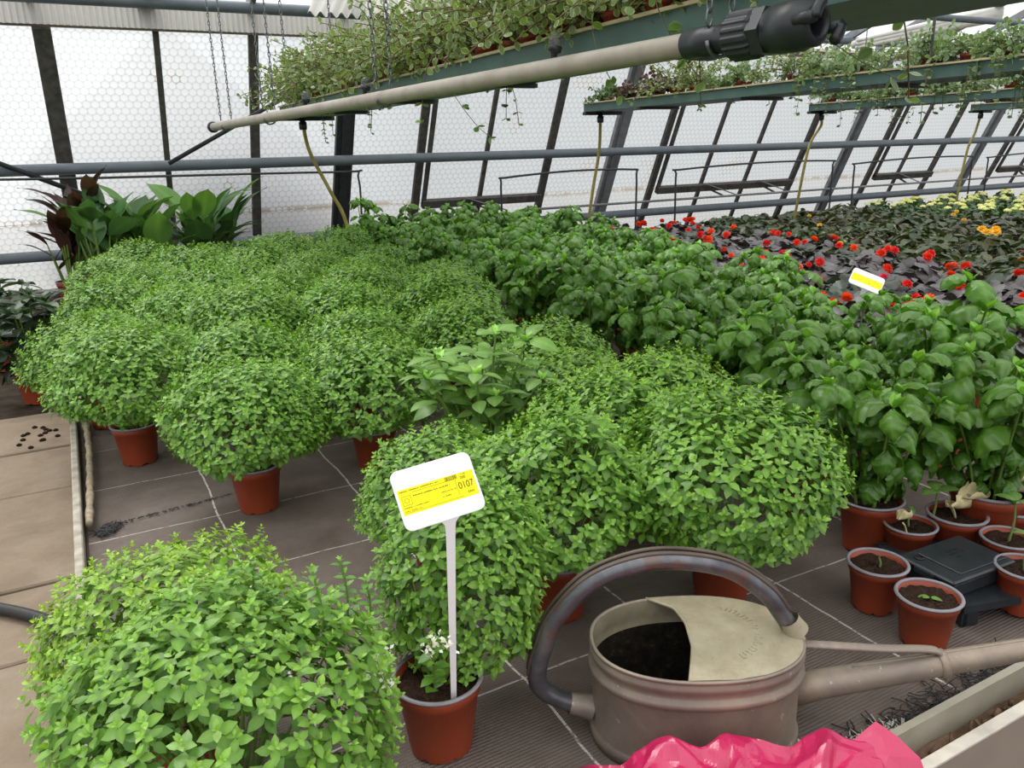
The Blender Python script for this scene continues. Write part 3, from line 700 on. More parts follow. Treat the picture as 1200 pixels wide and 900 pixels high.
# ------------------------------------------------------------------ bush basil: hand-placed front plants
def bb(x, y, label, v, sc=1., rz=None, tint=(1, 1, 1), off=(0, 0, 0), name='bush_basil', ps=1.):
    me = v if isinstance(v, tuple) else BUSH[v]
    r_ = potted(name, label, 'potted herb', (x, y, 0), random.uniform(0, 6.28) if rz is None else rz, sc, [('foliage', me[0]), ('stems', me[1])], 'pots of bush basil', tint=tint, pscale=ps)
    for c_ in r_.children: 
        if c_.name.startswith('foliage'): c_.location = off
    return r_
FRONT = []
def front(x, y, *a, **k): FRONT.append((x, y)); return bb(x, y, *a, **k)
front(.295, 1.885, 'round bush basil with its whole terracotta pot showing beside the dark fabric seam', 0, 1.0, .4)
front(.064, 2.39, 'bush basil in a terracotta pot nearest the left edging board', 1, 1.05)
front(-.0, 2.80, 'bush basil bulging over the left edging board, second along it', 2, 1.0)
tg = front(.355, .91, 'narrow bush basil holding the tall white price label, foreground', BUSHTAG, 1.0, 0.)
f2 = front(.055, .80, 'large bush basil in the near left foreground with white blossoms', BUSHBIG[0], 1.0, 0.)
front(.03, 1.05, 'lime green bush basil behind the large foreground one, touching the path', BUSHBIG[1], .95, .5, tint=(1.05, 1.05, .95))
front(.684, 1.114, 'thin-stemmed bush basil with bare lower stalks behind the watering can handle', BUSHTHIN, 1.0, 1.)
front(.962, .985, 'round bush basil behind the watering can, nearest the small seedling pots', 3, 1.08)
front(.545, 1.33, 'bush basil half hidden right behind the white price label', 4, .84)
front(.935, 1.31, 'bush basil behind the watering can, one pot further back, left of big basil', 5, 1.0, tint=(1.08, 1.06, .95))
front(1.16, 1.40, 'bush basil next to the large-leaved basil, second back from the watering can', 0, 1.0, tint=(1.1, 1.08, .9))
front(1.02, 1.60, 'bush basil touching the right side of the broader-leaved plant', 1, .9, tint=(1.02, 1, .9))
front(.63, 1.98, 'bush basil between the full round one and the broader-leaved plant', 2, 1.0)
front(1.12, 1.84, 'pale green bush basil right behind the broader-leaved plant', 3, .98, tint=(1.05, 1.03, .95))
front(.36, 2.32, 'bush basil right behind the full round one with the visible pot', 4, 1.0)
# regular field behind
rowsY = np.arange(2.72, 5.0, .385)
for i, y in enumerate(rowsY):
    xs = np.arange(.10 + (.18 if i % 2 else 0), 1.36 + .02 * i, .36)
    k = 0
    for x in xs:
        x_ = x + random.uniform(-.025, .025); y_ = y + random.uniform(-.03, .03)
        if min(math.hypot(x_ - a, y_ - c_) for a, c_ in FRONT) < .27: continue
        k += 1
        bb(x_, y_, 'bush basil in the dense block, %s row back, %s plant from the path side' % (ORD[i + 1], ORD[k]), (i * 3 + k) % 6, random.uniform(1.0, 1.12),
           tint=tuple(np.array([1, 1, 1]) * random.uniform(.92, 1.08)))
for x, y, k in ((.72, 2.36, 0), (1.06, 2.30, 1)):
    bb(x, y, 'bush basil %s of the pair just left of big basil mid-field' % ('left', 'right')[k], k + 2, 1.0)
bush_thin = [o for o in C.objects if o.get('label', '').startswith('thin-stemmed')][0]
b = MB(); rng = np.random.default_rng(44); k = 26; P = np.c_[rng.uniform(-.10, .10, k), rng.uniform(-.12, -.05, k), rng.uniform(.12, .22, k)]
sprigs(b, P, np.tile([[0, -.4, .5]], (k, 1)) + rng.normal(0, .5, (k, 3)), .017 * rng.uniform(.8, 1.1, k), np.array([.14, .24, .07]), np.array([.30, .42, .17]), 4)
for q in P: b.tube([(q[0] * .25, q[1] * .2, .10), q * np.array([.7, .6, .8]), q], .0011, 4, False, col=(.3, .32, .14))
part('pale_shoots', b.mesh('pale_shoots', M['leaf']), bush_thin, rz=-1.0, label='pale faded lower shoots')
# tall sprigs with white blossom on the foreground plant
def tall_sprig(h, seed):
    global rng
    rng = np.random.default_rng(seed); b = MB(); k = 6; zs = np.linspace(0, h, k)
    P = np.c_[.004 * np.sin(zs * 40), .004 * np.cos(zs * 30), zs]
    sprigs(b, P, np.tile([[0, 0, 1.]], (k, 1)), np.linspace(.024, .016, k), G_LOW, G_TOP, 3)
    b.tube(P, .0014, 5, False, col=(.2, .34, .08)); return b.mesh('flower_spike', M['leaf'])
for (x, y, z, h, s_) in ((.115, -.02, .30, .10, 1), (.155, .02, .29, .09, 2), (.19, .05, .25, .08, 3), (.06, .07, .32, .06, 4)): part('flower_spike', tall_sprig(h, s_), f2, (x, y, z))
def blossom(seed):
    global rng
    rng = np.random.default_rng(seed); b = MB(); k = 22; P = rng.normal(0, .005, (k, 3)); d = rng.normal(0, 1, (k, 3)); b.leaves(leaf_tpl(2, 1, .35, .5, .2), P, d, rng.normal(0, 1, (k, 3)), .007, (.8, .8, .78)); return b.mesh('blossom', M['petal'])
for p in ((.155, -.07, .29), (.175, -.05, .29), (.168, -.075, .272)): part('blossom', blossom(int(p[0] * 999)), f2, p, label='white blossom')
for p in ((-.030, -.075, .225), (-.036, -.07, .21), (-.018, -.08, .222)): part('blossom', blossom(int(-p[0] * 999)), tg, p, label='white blossom')
def low_shoot(seed):
    global rng
    rng = np.random.default_rng(seed); b = MB(); k = 5; zs = np.linspace(0, .085, k); P = np.c_[-.1 * zs, -.2 * zs, zs]; sprigs(b, P, np.tile([[0, -.2, 1.]], (k, 1)), np.linspace(.036, .018, k), G_LOW, G_TOP, 3); b.tube(P, .0015, 5, False, col=(.2, .3, .08)); return b.mesh('side_shoot', M['leaf'])
part('side_shoot', low_shoot(9), tg, (-.022, -.045, .135))

# ------------------------------------------------------------------ broad-leaved plants
LB = leaf_tpl(14, 5, .34, .46, .05, .40, .0, blister=.085, bend=2.1)
LB2 = leaf_tpl(7, 2, .32, .42, .12, .12, .0, blister=.015, bend=1.0)
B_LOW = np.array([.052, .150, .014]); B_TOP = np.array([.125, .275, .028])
def broad(seed, stems=7, h=(.17, .30), spread=.10, big=.085, tpl=LB, low=B_LOW, top=B_TOP, node=.05, mat='leafgloss', z0=.095):
    global rng
    rng = np.random.default_rng(seed); b = MB(); sb = MB()
    for s_ in range(stems):
        a = s_ * 2.4 + rng.uniform(-.3, .3); rr = spread * math.sqrt((s_ + .5) / stems) * rng.uniform(.8, 1.2); hh = rng.uniform(*h) * (1.0 - .25 * (rr / spread) ** 2)
        base = np.array([math.cos(a) * rr * .25, math.sin(a) * rr * .25, z0]); tip = np.array([math.cos(a) * rr, math.sin(a) * rr, z0 + hh])
        mid = base * .5 + tip * .5 + np.array([0, 0, .02]); P = smooth_path([base, mid, tip], 6)
        sb.tube(P, np.linspace(.0035, .002, len(P)), 6, False)
        nn = max(2, int(hh / node)); ph = rng.uniform(0, 6.28)
        ts = np.linspace(.30, 1.0, nn); pos = []; d = []; n = []; size = []; col = []
        for i, tt in enumerate(ts):
            p = P[min(len(P) - 1, int(tt * (len(P) - 1)))]
            f = tt
            k2 = 2 if tt < .99 else 4
            for q in range(k2):
                an = ph + i * PI / 2 + q * (PI if k2 == 2 else PI / 2) + rng.normal(0, .25)
                el = math.radians(rng.uniform(0, 42) if tt > .7 else rng.uniform(-35, 15))
                dd = np.array([math.cos(an) * math.cos(el), math.sin(an) * math.cos(el), math.sin(el)])
                nm = np.array([-math.cos(an) * math.sin(el), -math.sin(an) * math.sin(el), math.cos(el)]) + rng.normal(0, .2, 3)
                sz = big * rng.uniform(.62, 1.08) * (1 if tt > .6 else .72) * (1 if q < 2 else .8)
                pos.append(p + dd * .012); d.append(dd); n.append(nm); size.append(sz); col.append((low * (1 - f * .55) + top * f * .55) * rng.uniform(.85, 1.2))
        b.leaves(tpl, np.array(pos), np.array(d), np.array(n), np.array(size), np.array(col), wid=rng.uniform(.85, 1.15, len(pos)))
        for q in range(5):   # small bright shoot tip
            an = rng.uniform(0, 6.28); dd = np.array([math.cos(an) * .5, math.sin(an) * .5, .8]); b.leaves(LSD, P[-1][None], dd[None], np.array([[0, 0, 1.]]) + rng.normal(0, .2, (1, 3)), np.array([big * rng.uniform(.22, .38)]), top[None] * 1.5)
    return b.mesh('foliage', M[mat]), sb.mesh('stems', M['stem'])
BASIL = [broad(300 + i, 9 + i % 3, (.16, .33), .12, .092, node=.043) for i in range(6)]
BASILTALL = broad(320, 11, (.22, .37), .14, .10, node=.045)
def basil(x, y, label, v, sc=1., ps=1.05, tint=None, name='large_leaf_basil', lift=None):
    me = v if isinstance(v, tuple) else BASIL[v]
    tn = tuple(np.array([1, 1, 1]) * random.uniform(.9, 1.12)) if tint is None else tint
    return potted(name, label, 'potted herb', (x, y, 0), random.uniform(0, 6.28), sc, [('foliage', me[0]), ('stems', me[1])], 'pots of large-leaved basil', tint=tn, pscale=ps, far=y > 2.2)
HAND = [(1.576, .862), (1.372, .985)]
basil(1.576, .862, 'tallest large-leaved basil at the right edge, in the big terracotta pot', BASILTALL, 1.0, 1.18)
basil(1.372, .985, 'leggy large-leaved basil in a pot beside the seedlings and bait box', BASILTALL, .98, 1.0)
# field: left boundary follows the bush basil, right boundary the begonias
def basil_xl(y): return np.interp(y, [1.0, 1.3, 1.9, 2.9, 5.3], [1.34, 1.42, 1.50, 1.58, 1.78])
def basil_xr(y): return np.interp(y, [1.0, 1.3, 1.8, 2.6, 4.7, 5.4], [1.9, 2.10, 2.16, 2.45, 3.15, 3.3])
BAS = list(HAND)
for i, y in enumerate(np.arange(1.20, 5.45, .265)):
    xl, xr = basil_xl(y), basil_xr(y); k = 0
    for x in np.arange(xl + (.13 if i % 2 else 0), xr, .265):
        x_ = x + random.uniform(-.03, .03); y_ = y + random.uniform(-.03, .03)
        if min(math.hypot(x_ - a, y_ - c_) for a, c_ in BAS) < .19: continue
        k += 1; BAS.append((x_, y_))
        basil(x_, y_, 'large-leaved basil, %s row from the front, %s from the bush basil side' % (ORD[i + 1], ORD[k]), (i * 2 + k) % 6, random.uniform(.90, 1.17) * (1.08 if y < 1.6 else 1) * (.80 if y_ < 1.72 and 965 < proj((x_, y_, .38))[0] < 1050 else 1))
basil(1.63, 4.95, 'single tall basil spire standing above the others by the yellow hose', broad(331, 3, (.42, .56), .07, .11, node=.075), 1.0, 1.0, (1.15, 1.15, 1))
# broader-leaved pale plant in the bush basil block
me = broad(333, 18, (.13, .30), .13, .062, LB2, np.array([.13, .26, .06]), np.array([.24, .42, .09]), .034, 'leaf')
potted('lemon_basil', 'paler broad-leaved herb standing among the bush basil behind the label', 'potted herb', (.775, 1.60, 0), .6, 1.16, [('foliage', me[0]), ('stems', me[1])])
# pale variegated pots at the back of the bush basil
VAR = [bush(240 + i, 170, .17, .10, .08, .20, .035, low=np.array([.28, .38, .14]), top=np.array([.48, .52, .24])) for i in range(2)]
for i, (x, y) in enumerate(((1.42, 4.95), (1.10, 5.15), (1.62, 5.32), (1.30, 5.45))):
    potted('pale_coleus', 'pale yellow-green variegated plant, %s of four behind the bush basil' % ('nearest', 'leftmost', 'rightmost', 'farthest')[i], 'potted plant', (x, y, 0), i * 1.3, 1.0, [('foliage', VAR[i % 2][0]), ('stems', VAR[i % 2][1])], 'pale variegated pots at the back', far=True)

# ------------------------------------------------------------------ canna
LC = leaf_tpl(12, 3, .20, .42, .22, .05, .0, wavy=.012, bend=.7, sharp=1.2)
def canna(seed, n, h, low, top, big=.25, tilt=(20, 55), wd=1.):
    global rng
    rng = np.random.default_rng(seed); b = MB(); sb = MB()
    for s_ in range(n):
        a = rng.uniform(0, 6.28); r0 = rng.uniform(.01, .04); hh = h * rng.uniform(.35, 1.0)
        base = np.array([math.cos(a) * r0, math.sin(a) * r0, .10]); tip = base + np.array([math.cos(a) * hh * .22, math.sin(a) * hh * .22, hh])
        sb.tube([base, base * .4 + tip * .6, tip], [.007, .006, .004], 6, False)
        for q in range(2):
            an = a + q * PI * rng.uniform(.7, 1.2) + rng.normal(0, .3); ti = math.radians(rng.uniform(*tilt)); dd = np.array([math.sin(ti) * math.cos(an), math.sin(ti) * math.sin(an), math.cos(ti)])
            nm = np.array([-math.cos(ti) * math.cos(an), -math.cos(ti) * math.sin(an), math.sin(ti)])
            p = base * (.35 * q) + tip * (1 - .35 * q)
            b.leaves(LC, p[None], dd[None], nm[None] + rng.normal(0, .15, (1, 3)), np.array([big * rng.uniform(.75, 1.15)]), ((low if rng.random() < .6 else top) * rng.uniform(.85, 1.2))[None], wid=np.array([rng.uniform(.9, 1.25) * wd]))
    return b.mesh('foliage', M['leaf']), sb.mesh('stems', M['stem'])
CG = [canna(400 + i, 15, .36, np.array([.07, .17, .05]), np.array([.13, .28, .06]), .28, (12, 55)) for i in range(3)]
CP = canna(410, 16, .46, np.array([.045, .02, .02]), np.array([.08, .035, .03]), .28, (12, 45), .62)
PB = pot_meshes(.085, .15)
for i, (x, y, m_, s_) in enumerate(((.12, 5.28, 0, 1.1), (.42, 5.36, 1, 1.05), (.70, 5.45, 2, 1.12), (.30, 5.62, 2, 1.05), (.84, 5.62, 1, 1.05))):
    potted('canna_lily', ('broad-leaved green canna at the left end of its row', 'green canna second from left with upright pale leaves', 'green canna with the tallest leaf, front right of its row', 'green canna behind the row, below the dark pipe', 'green canna at the right end by the wall post')[i], 'potted plant', (x, y, 0), i * 1.1 + .4, s_, [('foliage', CG[m_][0]), ('stems', CG[m_][1])], 'canna pots at the back', PB)
potted('canna_lily', 'purple-bronze leaved canna behind the green ones at far left', 'potted plant', (.08, 5.66, 0), 2.0, 1.05, [('foliage', CP[0]), ('stems', CP[1])], 'canna pots at the back', PB)
potted('canna_lily', 'second purple-bronze canna, tallest at the extreme left of its row', 'potted plant', (-.06, 5.40, 0), 4.2, .92, [('foliage', CP[0]), ('stems', CP[1])], 'canna pots at the back', PB)
# dark plant in a pot on the earth, left edge
LP = leaf_tpl(6, 2, .22, .42, .2, .05, .35)
DK = broad(420, 26, (.10, .30), .17, .12, LP, np.array([.022, .045, .02]), np.array([.035, .068, .026]), .05, 'leaf')
potted('shrub_in_pot', 'dark-leaved shrub in a terracotta pot on the bare earth at left', 'potted plant', (-.225, 3.66, Zp - .025), .3, 1.1, [('foliage', DK[0]), ('stems', DK[1])], None, PB)
DK2 = broad(421, 24, (.1, .32), .17, .11, LP, np.array([.03, .055, .03]), np.array([.04, .08, .035]), .05, 'leaf')
potted('shrub_in_pot', 'second dark shrub in shade behind the left terracotta pot', 'potted plant', (-.38, 4.35, Zp - .025), 1.3, 1.05, [('foliage', DK2[0]), ('stems', DK2[1])], None, PB, far=True)

# ------------------------------------------------------------------ begonias
LBG = leaf_tpl(8, 2, .46, .40, .14, .10, .0, teeth=.09, wavy=.04, bend=.9)
def begonia(seed, n, low, top, R_=.13, hh=.11, big=.085, mat='leafdark', tpl=LBG):
    global rng
    rng = np.random.default_rng(seed); b = MB(); k = n
    D = fib(k, .05); D += rng.normal(0, .12, (k, 3)); D[:, 2] = np.abs(D[:, 2]); D /= np.linalg.norm(D, axis=1)[:, None]
    P = D * np.array([R_, R_, hh]) * rng.uniform(.55, 1.0, (k, 1)) + np.array([0, 0, .10])
    an = np.arctan2(D[:, 1], D[:, 0]) + rng.normal(0, .6, k); el = np.radians(rng.uniform(-30, 25, k))
    d = np.c_[np.cos(an) * np.cos(el), np.sin(an) * np.cos(el), np.sin(el)]
    nm = np.c_[-np.cos(an) * np.sin(el), -np.sin(an) * np.sin(el), np.cos(el)] + rng.normal(0, .3, (k, 3))
    f = rng.uniform(0, 1, (k, 1)); b.leaves(tpl, P - d * big * .3, d, nm, big * rng.uniform(.6, 1.1, k), (low * (1 - f) + top * f) * rng.uniform(.8, 1.2, (k, 1)))
    return b.mesh('foliage', M[mat])
BD = [begonia(500 + i, 46, np.array([.065, .053, .056]), np.array([.15, .135, .142])) for i in range(4)]
BGY = [begonia(510 + i, 44, np.array([.05, .065, .05]), np.array([.10, .125, .095]), mat='leafgloss') for i in range(2)]
LPT = leaf_tpl(6, 2, .28, .36, .2, .05, .3, teeth=.08, wavy=.02)
BGR = [begonia(520 + i, 60, np.array([.030, .055, .022]), np.array([.085, .10, .045]), .14, .11, .095, 'leafgloss', LPT) for i in range(4)]
BKG = [begonia(530 + i, 56, np.array([.04, .09, .025]), np.array([.07, .14, .04]), .13, .13, .07, 'leafgloss') for i in range(3)]
LPE = leaf_tpl(3, 2, .5, .6, .0, .25, .1)
def flower(seed, c1, c2, r=.022, n=26):
    global rng
    rng = np.random.default_rng(seed); b = MB(); an = np.arange(n) * 2.4; f = np.arange(n) / n; el = np.radians(85 - 110 * f)
    d = np.c_[np.cos(an) * np.cos(el), np.sin(an) * np.cos(el), np.sin(el)]; nm = np.c_[-np.cos(an) * np.sin(el), -np.sin(an) * np.sin(el), np.cos(el)]
    b.leaves(LPE, d * .002, d, nm, r * (.5 + .6 * f), np.array(c1)[None] * (1 - f[:, None]) + np.array(c2)[None] * f[:, None]); return b.mesh('flower', M['petal'])
FR = [flower(600 + i, c1, c2) for i, (c1, c2) in enumerate((((.75, .05, .02), (.85, .06, .03)), ((.72, .02, .02), (.8, .05, .04)), ((.85, .12, .02), (.9, .10, .03))))]
FPK = flower(610, (.75, .03, .15), (.8, .06, .2)); FSA = flower(611, (.8, .25, .15), (.82, .2, .14)); FY = flower(612, (.85, .50, .03), (.9, .62, .12), .026)
def kalcluster(seed, c):
    global rng
    rng = np.random.default_rng(seed); b = MB(); k = 60; P = fib(k, .0) * np.array([.026, .026, .014]) + rng.normal(0, .002, (k, 3)); pos = np.repeat(P, 4, 0); an = np.tile(np.arange(4) * PI / 2, k) + np.repeat(rng.uniform(0, 6, k), 4)
    N = np.repeat(fib(k, .0) + np.array([0, 0, .4]), 4, 0); a, u, v = frame(N); d = np.cos(an)[:, None] * u + np.sin(an)[:, None] * v
    b.leaves(leaf_tpl(2, 1, .4, .55, .1), pos, d, a, .009, np.array(c)[None] * rng.uniform(.85, 1.1, (4 * k, 1))); return b.mesh('flower_cluster', M['petal'])
KC = [kalcluster(620, (.80, .78, .42)), kalcluster(621, (.72, .76, .30))]
nb = 0
def zone(x, y):
    # which crop stands here
    if x > np.interp(y, [2.0, 3.4, 5.8], [9, 9, 9]): return None
    if x > np.interp(y, [3.2, 4.6, 5.6], [6.9, 6.95, 6.75]) : return 'kal'
    if x > np.interp(y, [2.0, 3.4, 5.5, 5.9], [3.80, 4.25, 4.62, 4.7]): return 'green'
    return 'red'
KX = {}
pitch = .268
rows_ = []
for i, x in enumerate(np.arange(2.40, 10.6, pitch)):
    k = {'red': 0, 'green': 0, 'kal': 0}
    for j_, y in enumerate(np.arange(1.40 + (.13 if i % 2 else 0), 5.55, pitch)):
        if x < basil_xr(y) + .22: continue
        x_ = x + random.uniform(-.03, .03); y_ = y + random.uniform(-.03, .03)
        z_ = 'kal' if x > 6.75 else zone(x, y)
        if z_ is None: continue
        if not in_view((x_, y_, .15), 50, 30): continue
        if z_ == 'kal' and (x > 9.4): continue
        if 4.75 < x < 5.3 and y < 3.1: continue           # gap with bare fabric
        k[z_] += 1; rowi = i + 1
        if z_ == 'red':
            v = BGY[i % 2] if random.random() < .16 else BD[(i + j_) % 4]
            nf = random.choice([0, 1, 1, 2, 3])
            lb = 'dark bronze begonia, %s row right of the basil, %s counted from the front' % (ORD[rowi], ORD[k[z_]])
            r_ = potted('begonia', lb, 'potted plant', (x_, y_, 0), random.uniform(0, 6.28), random.uniform(.95, 1.15), [('foliage', v)], 'dark begonias with red flowers', POTS, tint=tuple(np.array([1, 1, 1]) * random.uniform(.8, 1.25)), far=True, pscale=1.15)
            for q in range(nf):
                a = random.uniform(0, 6.28); rr = random.uniform(.02, .11); part('flower', random.choice(FR) if random.random() < .88 else random.choice((FPK, FSA)), r_, (rr * math.cos(a), rr * math.sin(a), .245 - rr * .3), sc=random.uniform(.8, 1.35)).rotation_euler = (random.uniform(.2, .9), random.uniform(-.5, .5), random.uniform(-.6, .6))
        elif z_ == 'green':
            lb = 'green-leaved begonia without red bloom, %s row right of the basil, %s from the front' % (ORD[rowi], ORD[k[z_]])
            r_ = potted('begonia', lb, 'potted plant', (x_, y_, 0), random.uniform(0, 6.28), random.uniform(.95, 1.15), [('foliage', BGR[(i + j_) % 4])], 'green-leaved begonias', POTS, tint=tuple(np.array([random.uniform(.8, 1.3), random.uniform(.85, 1.1), .9])), far=True, pscale=1.15)
            if random.random() < .07: part('flower', FY, r_, (.03, -.05, .21), sc=.8)
        else:
            lb = 'cream-flowered kalanchoe, %s row from the green begonias, %s from the front' % (ORD[max(1, int((x - 6.75) / pitch) + 1)], ORD[k[z_]])
            r_ = potted('kalanchoe', lb, 'potted plant', (x_, y_, 0), random.uniform(0, 6.28), 1.05, [('foliage', BKG[(i + j_) % 3])], 'cream-flowered kalanchoes', POTS, far=True, pscale=1.2)
            for q in range(random.choice([2, 3, 4, 5])):
                a = random.uniform(0, 6.28); rr = random.uniform(.01, .09); part('flower_cluster', KC[q % 2], r_, (rr * math.cos(a), rr * math.sin(a), .245 - rr * .3), sc=random.uniform(.7, 1.1))
yb = potted('begonia', 'green begonia in a terracotta pot with a cluster of yellow flowers', 'potted plant', (5.05, 3.02, 0), .3, 1.1, [('foliage', BGR[1])], None, POTS, far=True, pscale=1.3)
for q, (x, y, z) in enumerate(((-.08, -.02, .26), (-.03, -.06, .255), (.03, -.04, .27), (.09, -.03, .25), (.0, .03, .27))): part('flower', FY, yb, (x, y, z), sc=1.15)
potted('begonia', 'green begonia in its own pot standing right of the yellow-flowered one', 'potted plant', (5.28, 2.86, 0), 1.3, .8, [('foliage', BGR[2])], None, POT, far=True, pscale=1.2)

# ------------------------------------------------------------------ trailing plants on the trays
LV = leaf_tpl(4, 2, .46, .5, .15, .1, .12, varieg=True)
def trailing(seed, n, low, edge, length=(.12, .26), up=.9, hang=.15, leaf=.022, mat='leaf', side=0):
    global rng
    rng = np.random.default_rng(seed); b = MB(); sb = MB()
    for s_ in range(n):
        an = rng.uniform(0, 6.28); L = rng.uniform(*length); e0 = rng.uniform(.4, up + .35); P = [np.array([math.cos(an) * .02, math.sin(an) * .02, .075])]
        st = 9; step = L / st; el = e0
        lg = rng.random() < hang
        if lg: L *= 1.6; step = L / st
        for i in range(st):
            el -= (.30 if lg else .13) * rng.uniform(.4, 1.5); el = max(el, -1.45); an += rng.normal(0, .16)
            P.append(P[-1] + step * np.array([math.cos(an) * math.cos(el), math.sin(an) * math.cos(el), math.sin(el)]))
        P = np.array(P); sb.tube(P, .0016, 4, False, col=(.3, .3, .15))
        T = np.gradient(P, axis=0); k = len(P) - 2
        for sg in (1, -1):
            q = P[2:]; a, u, v = frame(T[2:]); ph = np.arange(k) * PI / 2 + rng.normal(0, .4, k); uu, _ = spin(u, v, ph)
            d = uu * sg + a * .4 + np.array([0, 0, .1]); nm = a * .3 + np.array([0, 0, .9]) + rng.normal(0, .35, (k, 3))
            cc = low[None] * rng.uniform(.75, 1.25, (k, 1))
            b.leaves(LV, q, d, nm, leaf * rng.uniform(.65, 1.2, k), cc, edge)
    return b.mesh('foliage', M[mat]), sb.mesh('stems', M['stemwood'])
TV = [trailing(700 + i, 40, np.array([.16, .26, .085]), (.52, .54, .30), (.15, .33), 1.25, .03, .0205) for i in range(5)]
TG = [trailing(710 + i, 40, np.array([.16, .27, .12]), (.42, .50, .30), (.09, .20), 1.25, .05, .024) for i in range(3)]
TGH = [trailing(715 + i, 46, np.array([.15, .26, .11]), (.42, .50, .30), (.12, .25), 1.1, .25, .025) for i in range(2)]
TP = trailing(720, 24, np.array([.07, .035, .035]), (.16, .10, .08), (.10, .18), 1.1, .0, .03)
TN = trailing(721, 26, np.array([.09, .17, .05]), (.12, .2, .07), (.10, .17), 1.2, .0, .024)
for row, xx in ((0, .085), (1, .235)):
    k = 0
    for y in np.arange(4.90, .95, -.145 if row == 0 else -.165):
        k += 1; x_ = 1.18 + xx + random.uniform(-.012, .012)
        lb = 'variegated trailing plant on the long tray, %s row, %s pot from the far end' % (('front', 'rear')[row], ORD[k])
        potted('trailing_plant', lb, 'potted plant', (x_, y + random.uniform(-.015, .015), TZ + .008), random.uniform(0, 6.28), random.uniform(.95, 1.2), [('foliage', TV[(k + row * 2) % 5][0]), ('stems', TV[(k + row * 2) % 5][1])], 'variegated trailing pots on the long tray', POTS, far=True)
for ti, (tx, nm) in enumerate(((3.33, 'second'), (5.60, 'third'), (7.82, 'farthest'))):
    k = 0
    for y in np.arange(4.88, 1.2, -.19 if ti == 0 else -.25):
        x_ = tx + .11
        if not in_view((x_, y, TZ + .1), 60, 40): continue
        k += 1
        if ti == 0: v = [TN, TN, TP, TP, TV[0], TV[1], TG[0], TG[1], TG[2], TV[2], TGH[0], TGH[1]][k - 1] if k <= 12 else TGH[k % 2]
        else: v = (TG[k % 3] if k % 3 else TGH[k % 2])
        if ti == 0 and k in (9, 13): continue
        kind = 'dark purple' if v is TP else ('plain green' if v is TN else 'grey-green variegated')
        potted('trailing_plant', '%s plant on the %s hanging tray, %s pot from its far end' % (kind, nm, ORD[k]), 'potted plant', (x_, y, TZ + .03), random.uniform(0, 6.28), random.uniform(.85, 1.05) * (.95 if ti else (1.0 if k < 7 else .92)), [('foliage', v[0]), ('stems', v[1])], 'trailing pots on the %s tray' % nm, POTS, far=True, tint=(1, 1, 1))
# a few long runners with round leaves hanging from the long tray
def runner(seed, pts, leaf=.028):
    global rng
    rng = np.random.default_rng(seed); P = smooth_path(pts, 5); b = MB(); b.tube(P, .0012, 4, False, col=(.25, .25, .12)); k = len(P); T = np.gradient(P, axis=0)
    for sg in (1, -1):
        idx = np.arange(2, k, 3); a, u, v = frame(T[idx]); uu, _ = spin(u, v, rng.uniform(0, 6, len(idx)))
        b.leaves(LV, P[idx], uu * sg + a * .3, rng.normal(0, .4, (len(idx), 3)) + np.array([0, -.5, .5]), leaf * rng.uniform(.7, 1.15, len(idx)), np.array([.14, .27, .05])[None], (.36, .46, .14))
    return b.mesh('runner', M['leaf'])
runs = [[(1.17, 1.45, 1.20), (1.12, 1.42, 1.12), (1.17, 1.40, 1.02), (1.22, 1.36, .94)], [(1.17, 1.65, 1.20), (1.10, 1.62, 1.10), (1.13, 1.60, .99), (1.16, 1.57, .93)], [(1.17, 2.5, 1.2), (1.14, 2.5, 1.05), (1.2, 2.45, .92), (1.25, 2.4, .86)], [(1.17, 1.10, 1.2), (1.16, 1.08, 1.06), (1.26, 1.05, .98), (1.38, 1.02, .93)], [(1.17, 3.4, 1.2), (1.13, 3.4, 1.08), (1.16, 3.35, 1.0)], [(1.17, 4.1, 1.2), (1.13, 4.1, 1.1), (1.15, 4.05, 1.02)]]
for i, p in enumerate(runs): tag(part('trailing_runner', runner(800 + i, p)), 'long leafy runner dangling past the white pipe, %s along from its black coupling' % ORD[[3, 4, 5, 1, 6, 7][i] if i != 3 else 1], 'plant runner')

# ================================================================== WATERING CAN
cx, cy = .69, .75; E_ = np.array([.882, -.471]); N_ = np.array([.471, .882])
t = NT('old_zinc'); o = t.obj(); n1 = t.noise(9, 6, o, .65, .6); n2 = t.noise(70, 5, o, .7); n3 = t.noise(3, 3, o)
c = t.ramp(n1, [(.25, lin('#6a6460')), (.45, lin('#857b72')), (.62, lin('#9c9080')), (.8, lin('#7c6a60'))])
c = t.mix(t.math('MULTIPLY', t.math('GREATER_THAN', n2, .66), .5), c, lin('#d2cabb')); c = t.mix(t.math('MULTIPLY', n3, .35), c, lin('#8d7660'))
M['zinc'] = t.done(t.pbr(c, .52, .35, .5, t.bump(n2, .12, .002)))
t = NT('dusty_zinc_top'); o = t.obj(); n1 = t.noise(14, 6, o, .7, .4); n2 = t.noise(90, 4, o, .7)
c = t.ramp(n1, [(.25, lin('#857a63')), (.5, lin('#9d937b')), (.75, lin('#b0a893'))]); c = t.mix(t.math('MULTIPLY', t.math('GREATER_THAN', n2, .64), .5), c, lin('#8b7d66'))
M['zinctop'] = t.done(t.pbr(c, .6, .2, .4, t.bump(n1, .2, .003)))
t = NT('dark_steel_tube'); o = t.obj(); n1 = t.noise(16, 5, o, .65, .5); c = t.ramp(n1, [(.3, lin('#48484c')), (.55, lin('#65666a')), (.75, lin('#84807a'))]); c = t.mix(t.math('MULTIPLY', t.math('GREATER_THAN', t.noise(22, 4, o), .6), .5), c, lin('#6e5242'))
M['canhandle'] = t.done(t.pbr(c, .36, .55, .5, t.bump(n1, .1, .002)))
